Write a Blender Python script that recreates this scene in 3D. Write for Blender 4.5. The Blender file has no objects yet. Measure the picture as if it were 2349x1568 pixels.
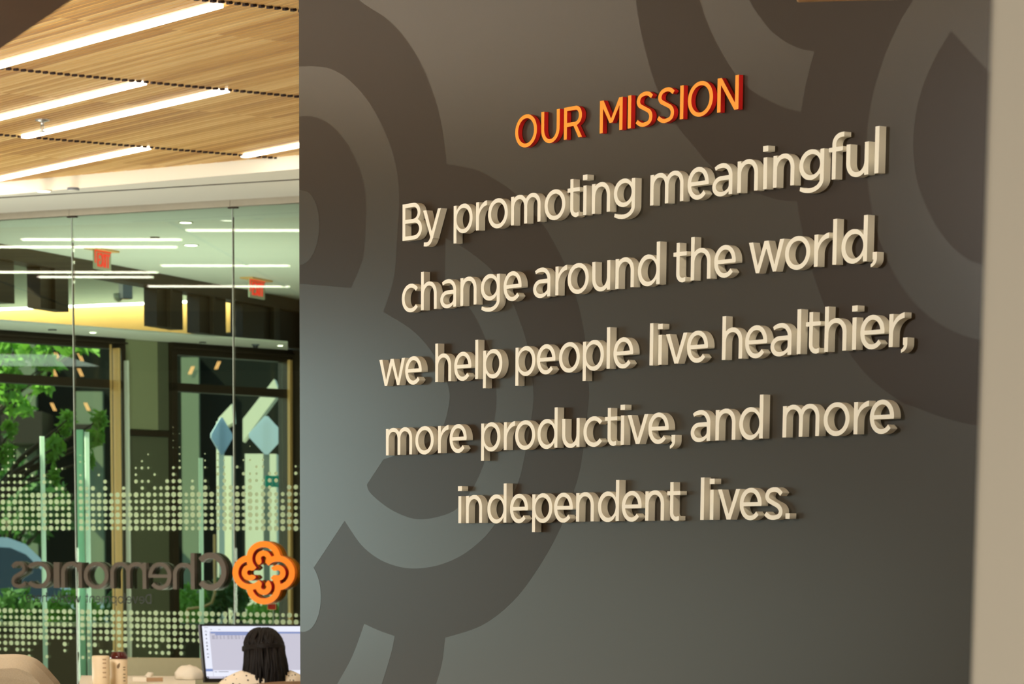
import bpy, bmesh, math, random, json
from mathutils import Vector, Matrix
random.seed(7)
SC = bpy.context.scene
COL = SC.collection

# ------------------------------------------------------------------ camera
# World frame: the mission wall runs along X, faces -Y; the camera stands at the origin, eye 1.55 m.
F_PX, PITCH, ROLL, PRIN_Y, YAW = 7800.0, 0.171471, -0.008483, 2663.341, 0.586348
W_PX, H_PX, EYE = 2349.0, 1568.0, 1.55
_cp, _sp, _cr, _sr = math.cos(PITCH), math.sin(PITCH), math.cos(ROLL), math.sin(ROLL)
LEVEL = Matrix(((math.sin(YAW), -math.cos(YAW), 0), (math.cos(YAW), math.sin(YAW), 0), (0, 0, 1)))  # right, forward, up -> world
_f = Vector((0, _cp, -_sp)); _d = Vector((0, -_sp, -_cp)); _r = Vector((1, 0, 0))
C_RIGHT = LEVEL @ (_cr * _r + _sr * _d)
C_DOWN = LEVEL @ (-_sr * _r + _cr * _d)
C_FWD = LEVEL @ _f
cam_data = bpy.data.cameras.new('camera')
cam = bpy.data.objects.new('camera', cam_data)
COL.objects.link(cam)
rot = Matrix((C_RIGHT, -C_DOWN, -C_FWD)).transposed()
cam.matrix_world = Matrix.Translation((0, 0, EYE)) @ rot.to_4x4()
cam_data.sensor_width = 36.0
cam_data.sensor_fit = 'HORIZONTAL'
cam_data.lens = F_PX / W_PX * 36.0
cam_data.shift_y = (PRIN_Y - H_PX / 2) / W_PX
cam_data.clip_start, cam_data.clip_end = 0.1, 300
cam_data.dof.use_dof = True
cam_data.dof.focus_distance = 9.3
cam_data.dof.aperture_fstop = 13.0
SC.camera = cam

# ------------------------------------------------------------------ colour, exposure, sky
SC.view_settings.view_transform = 'Standard'
SC.view_settings.look = 'None'
SC.view_settings.exposure = 0.6
SC.view_settings.gamma = 1.0
SC.view_settings.use_curve_mapping = False
SC.cycles.use_denoising = True
SC.cycles.max_bounces = 10
SC.cycles.transparent_max_bounces = 24
SC.cycles.sample_clamp_indirect = 4.0
SC.cycles.caustics_reflective = False
SC.cycles.caustics_refractive = False

world = bpy.data.worlds.new('sky'); SC.world = world
world.use_nodes = True
wn = world.node_tree
sky = wn.nodes.new('ShaderNodeTexSky')
sky.sky_type = 'NISHITA'; sky.sun_disc = False
sky.sun_elevation = math.radians(42); sky.sun_rotation = math.radians(250)
wn.links.new(sky.outputs[0], wn.nodes['Background'].inputs[0])
wn.nodes['Background'].inputs[1].default_value = 0.22

def light(name, kind, loc, energy, color, target=None, size=None, size_y=None, angle=None):
    d = bpy.data.lights.new(name, kind); d.energy = energy; d.color = color
    o = bpy.data.objects.new(name, d); COL.objects.link(o); o.location = loc
    if kind == 'AREA':
        d.shape = 'RECTANGLE'; d.size = size; d.size_y = size_y or size
    if angle is not None: d.angle = angle
    if target is not None:
        o.rotation_euler = (Vector(target) - Vector(loc)).to_track_quat('-Z', 'Y').to_euler()
    return o
# sun comes from the street side, left of the glass wall
light('sun', 'SUN', (-28, -18, 26), 8.5, (1.0, 0.91, 0.74), target=(-22, 8, 0), angle=math.radians(0.6))
# lobby lamps: wall washer in front of the text wall, desk ceiling light, and added unseen fills
light('wall_washer_light', 'AREA', (-9.0, 0.3, 2.9), 92, (1.0, 0.97, 0.90), target=(-7.0, 5.0, 1.8), size=0.9, size_y=0.5)
light('letter_side_fill', 'AREA', (-4.0, 2.9, 3.45), 42, (1.0, 0.88, 0.68), target=(-6.8, 5.0, 1.7), size=1.0, size_y=0.8)  # added warm fill for the right-hand sides of the letters
light('lobby_light_desk', 'AREA', (-12.6, 4.2, 3.5), 150, (1.0, 0.96, 0.88), target=(-15.2, 7.6, 0.9), size=1.4, size_y=1.0)
light('near_wall_fill', 'AREA', (0.8, -0.5, 1.0), 70, (1.0, 0.93, 0.82), target=(-2.2, 2.0, 0.9), size=1.6, size_y=1.6)  # added low light that brightens the pale wall end
light('ceiling_fill', 'AREA', (-17.7, 7.0, 0.5), 62, (1.0, 1.0, 0.88), target=(-17.0, 7.9, 3.66), size=1.6, size_y=1.6)  # unseen upward fill added to brighten slats and white ceiling
light('ceiling_fill_left', 'AREA', (-13.0, 2.4, 0.5), 110, (1.0, 0.88, 0.70), target=(-13.0, 2.4, 3.66), size=3.0, size_y=2.0)  # unseen upward fill in place of floor bounce, brightens the slats
# daylight of the street windows on the left of the lobby, and an added low sheen light
light('window_daylight', 'AREA', (-15.7, 1.9, 1.85), 40, (0.76, 1.0, 0.95), target=(-9.0, 2.6, 1.85), size=2.6, size_y=1.7)
light('low_sheen_fill', 'AREA', (-15.7, -1.6, 1.1), 18, (0.88, 1.0, 0.86), target=(-9.0, -0.6, 1.1), size=3.6, size_y=1.5)  # added for a broad greenish sheen low on the text wall
# vestibule lights behind the glass
light('vestibule_light', 'AREA', (-20.3, 10.6, 0.9), 50, (0.95, 1.0, 0.95), target=(-20.8, 11.2, 4), size=1.5, size_y=1.5)

# ------------------------------------------------------------------ helpers
def ray(u, v):
    return (u - W_PX / 2) / F_PX * C_RIGHT + (v - PRIN_Y) / F_PX * C_DOWN + C_FWD
def P(u, v, t):
    """world point seen at photo pixel (u, v), t metres ahead of the camera (level depth)"""
    r = ray(u, v); lv = LEVEL.transposed() @ r
    return Vector((0, 0, EYE)) + r * (t / lv.y)
def hit_z(u, v, z):
    r = ray(u, v); return Vector((0, 0, EYE)) + r * ((z - EYE) / r.z)
def hit_y(u, v, y):
    r = ray(u, v); return Vector((0, 0, EYE)) + r * (y / r.y)
class VPlane:
    """vertical plane through point p with horizontal direction d (to the right); n points away from the camera"""
    def __init__(s, p, d):
        s.p = Vector((p[0], p[1], 0)); s.d = Vector((d[0], d[1], 0)).normalized(); s.n = Vector((-s.d.y, s.d.x, 0))
        if s.n.dot(C_FWD) < 0: s.n = -s.n
    def hit(s, u, v):
        r = ray(u, v); o = Vector((0, 0, EYE)); k = (s.p - o).dot(s.n) / r.dot(s.n); return o + r * k
    def sz(s, u, v):
        h = s.hit(u, v); return (h - s.p).dot(s.d), h.z
    def pt(s, a, z, off=0.0):
        q = s.p + s.d * a + s.n * off; return Vector((q.x, q.y, z))

def srgb(c):
    def f(x):
        x /= 255.0
        return x / 12.92 if x <= 0.04045 else ((x + 0.055) / 1.055) ** 2.4
    return (f(c[0]), f(c[1]), f(c[2]), 1)

MATS = {}
def mat(name, rgb, rough=0.6, metal=0.0, spec=0.5, noise=0.0, scale=8.0, bump=0.0, emit=None, strength=0.0, trans=0.0, stretch=None):
    m = bpy.data.materials.new(name); m.use_nodes = True; MATS[name] = m
    nt = m.node_tree; b = nt.nodes['Principled BSDF']
    b.inputs['Base Color'].default_value = srgb(rgb); b.inputs['Roughness'].default_value = rough
    b.inputs['Metallic'].default_value = metal; b.inputs['Specular IOR Level'].default_value = spec
    if emit:
        b.inputs['Emission Color'].default_value = srgb(emit); b.inputs['Emission Strength'].default_value = strength
    if noise or bump:
        tc = nt.nodes.new('ShaderNodeTexCoord'); mp = nt.nodes.new('ShaderNodeMapping'); n = nt.nodes.new('ShaderNodeTexNoise')
        nt.links.new(tc.outputs['Object'], mp.inputs[0]); nt.links.new(mp.outputs[0], n.inputs['Vector'])
        mp.inputs['Scale'].default_value = stretch or (1, 1, 1)
        n.inputs['Scale'].default_value = scale; n.inputs['Detail'].default_value = 6
        if noise:
            mx = nt.nodes.new('ShaderNodeMix'); mx.data_type = 'RGBA'
            c = srgb(rgb); mx.inputs[6].default_value = tuple(max(0, x * (1 - noise)) for x in c[:3]) + (1,)
            mx.inputs[7].default_value = tuple(min(1, x * (1 + noise)) for x in c[:3]) + (1,)
            nt.links.new(n.outputs[0], mx.inputs[0]); nt.links.new(mx.outputs[2], b.inputs['Base Color'])
        if bump:
            bp = nt.nodes.new('ShaderNodeBump'); bp.inputs['Strength'].default_value = bump
            nt.links.new(n.outputs[0], bp.inputs['Height']); nt.links.new(bp.outputs[0], b.inputs['Normal'])
    if trans:
        tr = nt.nodes.new('ShaderNodeBsdfTranslucent'); tr.inputs[0].default_value = srgb(rgb)
        ms = nt.nodes.new('ShaderNodeMixShader'); ms.inputs[0].default_value = trans
        out = nt.nodes['Material Output']
        nt.links.new(b.outputs[0], ms.inputs[1]); nt.links.new(tr.outputs[0], ms.inputs[2]); nt.links.new(ms.outputs[0], out.inputs[0])
    return m
def glass_mat(name, tint, refl=1.0, ior=1.45):
    m = bpy.data.materials.new(name); m.use_nodes = True; MATS[name] = m
    nt = m.node_tree; nt.nodes.remove(nt.nodes['Principled BSDF'])
    t = nt.nodes.new('ShaderNodeBsdfTransparent'); t.inputs[0].default_value = tint
    g = nt.nodes.new('ShaderNodeBsdfGlossy'); g.inputs['Roughness'].default_value = 0.0; g.inputs['Color'].default_value = (refl, refl, refl, 1)
    fr = nt.nodes.new('ShaderNodeFresnel'); fr.inputs[0].default_value = ior
    ms = nt.nodes.new('ShaderNodeMixShader')
    nt.links.new(fr.outputs[0], ms.inputs[0]); nt.links.new(t.outputs[0], ms.inputs[1]); nt.links.new(g.outputs[0], ms.inputs[2])
    nt.links.new(ms.outputs[0], nt.nodes['Material Output'].inputs[0])
    return m

class MB:
    def __init__(s): s.v = []; s.f = []; s.mi = []; s.smooth = []
    def face(s, pts, mi=0, smooth=False):
        b = len(s.v); s.v += [Vector(p) for p in pts]; s.f.append(tuple(range(b, b + len(pts)))); s.mi.append(mi); s.smooth.append(smooth)
    def hexa(s, a, b, mi=0):
        """a, b: two matching quads (bottom, top)"""
        n = len(s.v); s.v += [Vector(p) for p in a] + [Vector(p) for p in b]
        c = (sum((Vector(p) for p in a), Vector()) + sum((Vector(p) for p in b), Vector())) / 8
        for q in ((0, 1, 2, 3), (4, 5, 6, 7), (0, 1, 5, 4), (1, 2, 6, 5), (2, 3, 7, 6), (3, 0, 4, 7)):
            q = [n + i for i in q]
            pa, pb, pc = s.v[q[0]], s.v[q[1]], s.v[q[2]]
            nn = (pb - pa).cross(pc - pa)
            ctr = sum((s.v[i] for i in q), Vector()) / 4
            if nn.dot(ctr - c) < 0: q = q[::-1]
            s.f.append(tuple(q)); s.mi.append(mi); s.smooth.append(False)
    def box(s, x0, x1, y0, y1, z0, z1, mi=0):
        s.hexa([(x0, y0, z0), (x1, y0, z0), (x1, y1, z0), (x0, y1, z0)], [(x0, y0, z1), (x1, y0, z1), (x1, y1, z1), (x0, y1, z1)], mi)
    def pbox(s, pl, a0, a1, o0, o1, z0, z1, mi=0):
        """box on a vertical plane: along a, offset o, height z"""
        q = lambda z: [pl.pt(a0, z, o0), pl.pt(a1, z, o0), pl.pt(a1, z, o1), pl.pt(a0, z, o1)]
        s.hexa(q(z0), q(z1), mi)
    def slab(s, pts, z0, z1, mi=0):
        n = len(pts); b = len(s.v)
        s.v += [Vector((p[0], p[1], z0)) for p in pts] + [Vector((p[0], p[1], z1)) for p in pts]
        ar = sum(pts[i][0] * pts[(i + 1) % n][1] - pts[(i + 1) % n][0] * pts[i][1] for i in range(n))
        lo = tuple(range(b, b + n)); hi = tuple(range(b + n, b + 2 * n))
        s.f += [lo[::-1] if ar > 0 else lo, hi if ar > 0 else hi[::-1]]; s.mi += [mi, mi]; s.smooth += [False, False]
        for i in range(n):
            j = (i + 1) % n; q = (b + i, b + j, b + n + j, b + n + i)
            s.f.append(q if ar > 0 else q[::-1]); s.mi.append(mi); s.smooth.append(False)
    def tube(s, pts, rads, n=10, mi=0, caps=True):
        pts = [Vector(p) for p in pts]; rads = rads if isinstance(rads, (list, tuple)) else [rads] * len(pts)
        rings = []; up = None
        for i, p in enumerate(pts):
            d = (pts[min(i + 1, len(pts) - 1)] - pts[max(i - 1, 0)]).normalized()
            if up is None: up = d.orthogonal().normalized()
            up = (up - d * up.dot(d)).normalized(); w = d.cross(up)
            b = len(s.v)
            for k in range(n):
                a = 2 * math.pi * k / n
                s.v.append(p + (up * math.cos(a) + w * math.sin(a)) * rads[i])
            rings.append(b)
        for a, b in zip(rings[:-1], rings[1:]):
            for k in range(n):
                s.f.append((a + k, a + (k + 1) % n, b + (k + 1) % n, b + k)); s.mi.append(mi); s.smooth.append(True)
        if caps:
            s.f.append(tuple(rings[0] + k for k in range(n))[::-1]); s.f.append(tuple(rings[-1] + k for k in range(n)))
            s.mi += [mi, mi]; s.smooth += [False, False]
    def lathe(s, c, prof, n=32, mi=0):
        """profile [(r, z)] about the vertical axis through c"""
        c = Vector(c); rings = []
        for r, z in prof:
            b = len(s.v); rings.append(b)
            for k in range(n):
                a = 2 * math.pi * k / n; s.v.append(c + Vector((r * math.cos(a), r * math.sin(a), z)))
        for a, b in zip(rings[:-1], rings[1:]):
            for k in range(n):
                s.f.append((a + k, a + (k + 1) % n, b + (k + 1) % n, b + k)); s.mi.append(mi); s.smooth.append(True)
        s.f.append(tuple(rings[0] + k for k in range(n))[::-1]); s.f.append(tuple(rings[-1] + k for k in range(n)))
        s.mi += [mi, mi]; s.smooth += [False, False]
    def build(s, name, mats, parent=None, bevel=0.0):
        me = bpy.data.meshes.new(name)
        me.from_pydata([tuple(v) for v in s.v], [], s.f)
        for m in (mats if isinstance(mats, (list, tuple)) else [mats]): me.materials.append(m)
        for p, mi, sm in zip(me.polygons, s.mi, s.smooth): p.material_index = mi; p.use_smooth = sm
        me.update()
        o = bpy.data.objects.new(name, me); COL.objects.link(o)
        if parent is not None: o.parent = parent; o.matrix_parent_inverse = parent.matrix_basis.inverted()
        if bevel:
            b = o.modifiers.new('bevel', 'BEVEL'); b.width = bevel; b.segments = 3; b.limit_method = 'ANGLE'
        return o
def tag(o, label=None, cat=None, group=None, kind=None):
    if label: o['label'] = label
    if cat: o['category'] = cat
    if group: o['group'] = group
    if kind: o['kind'] = kind
    return o
def empty(name, loc, label=None, cat=None, group=None, kind=None):
    o = bpy.data.objects.new(name, None); COL.objects.link(o); o.location = loc; o.empty_display_size = 0.1
    return tag(o, label, cat, group, kind)
def struct(o): o['kind'] = 'structure'; return o

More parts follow.
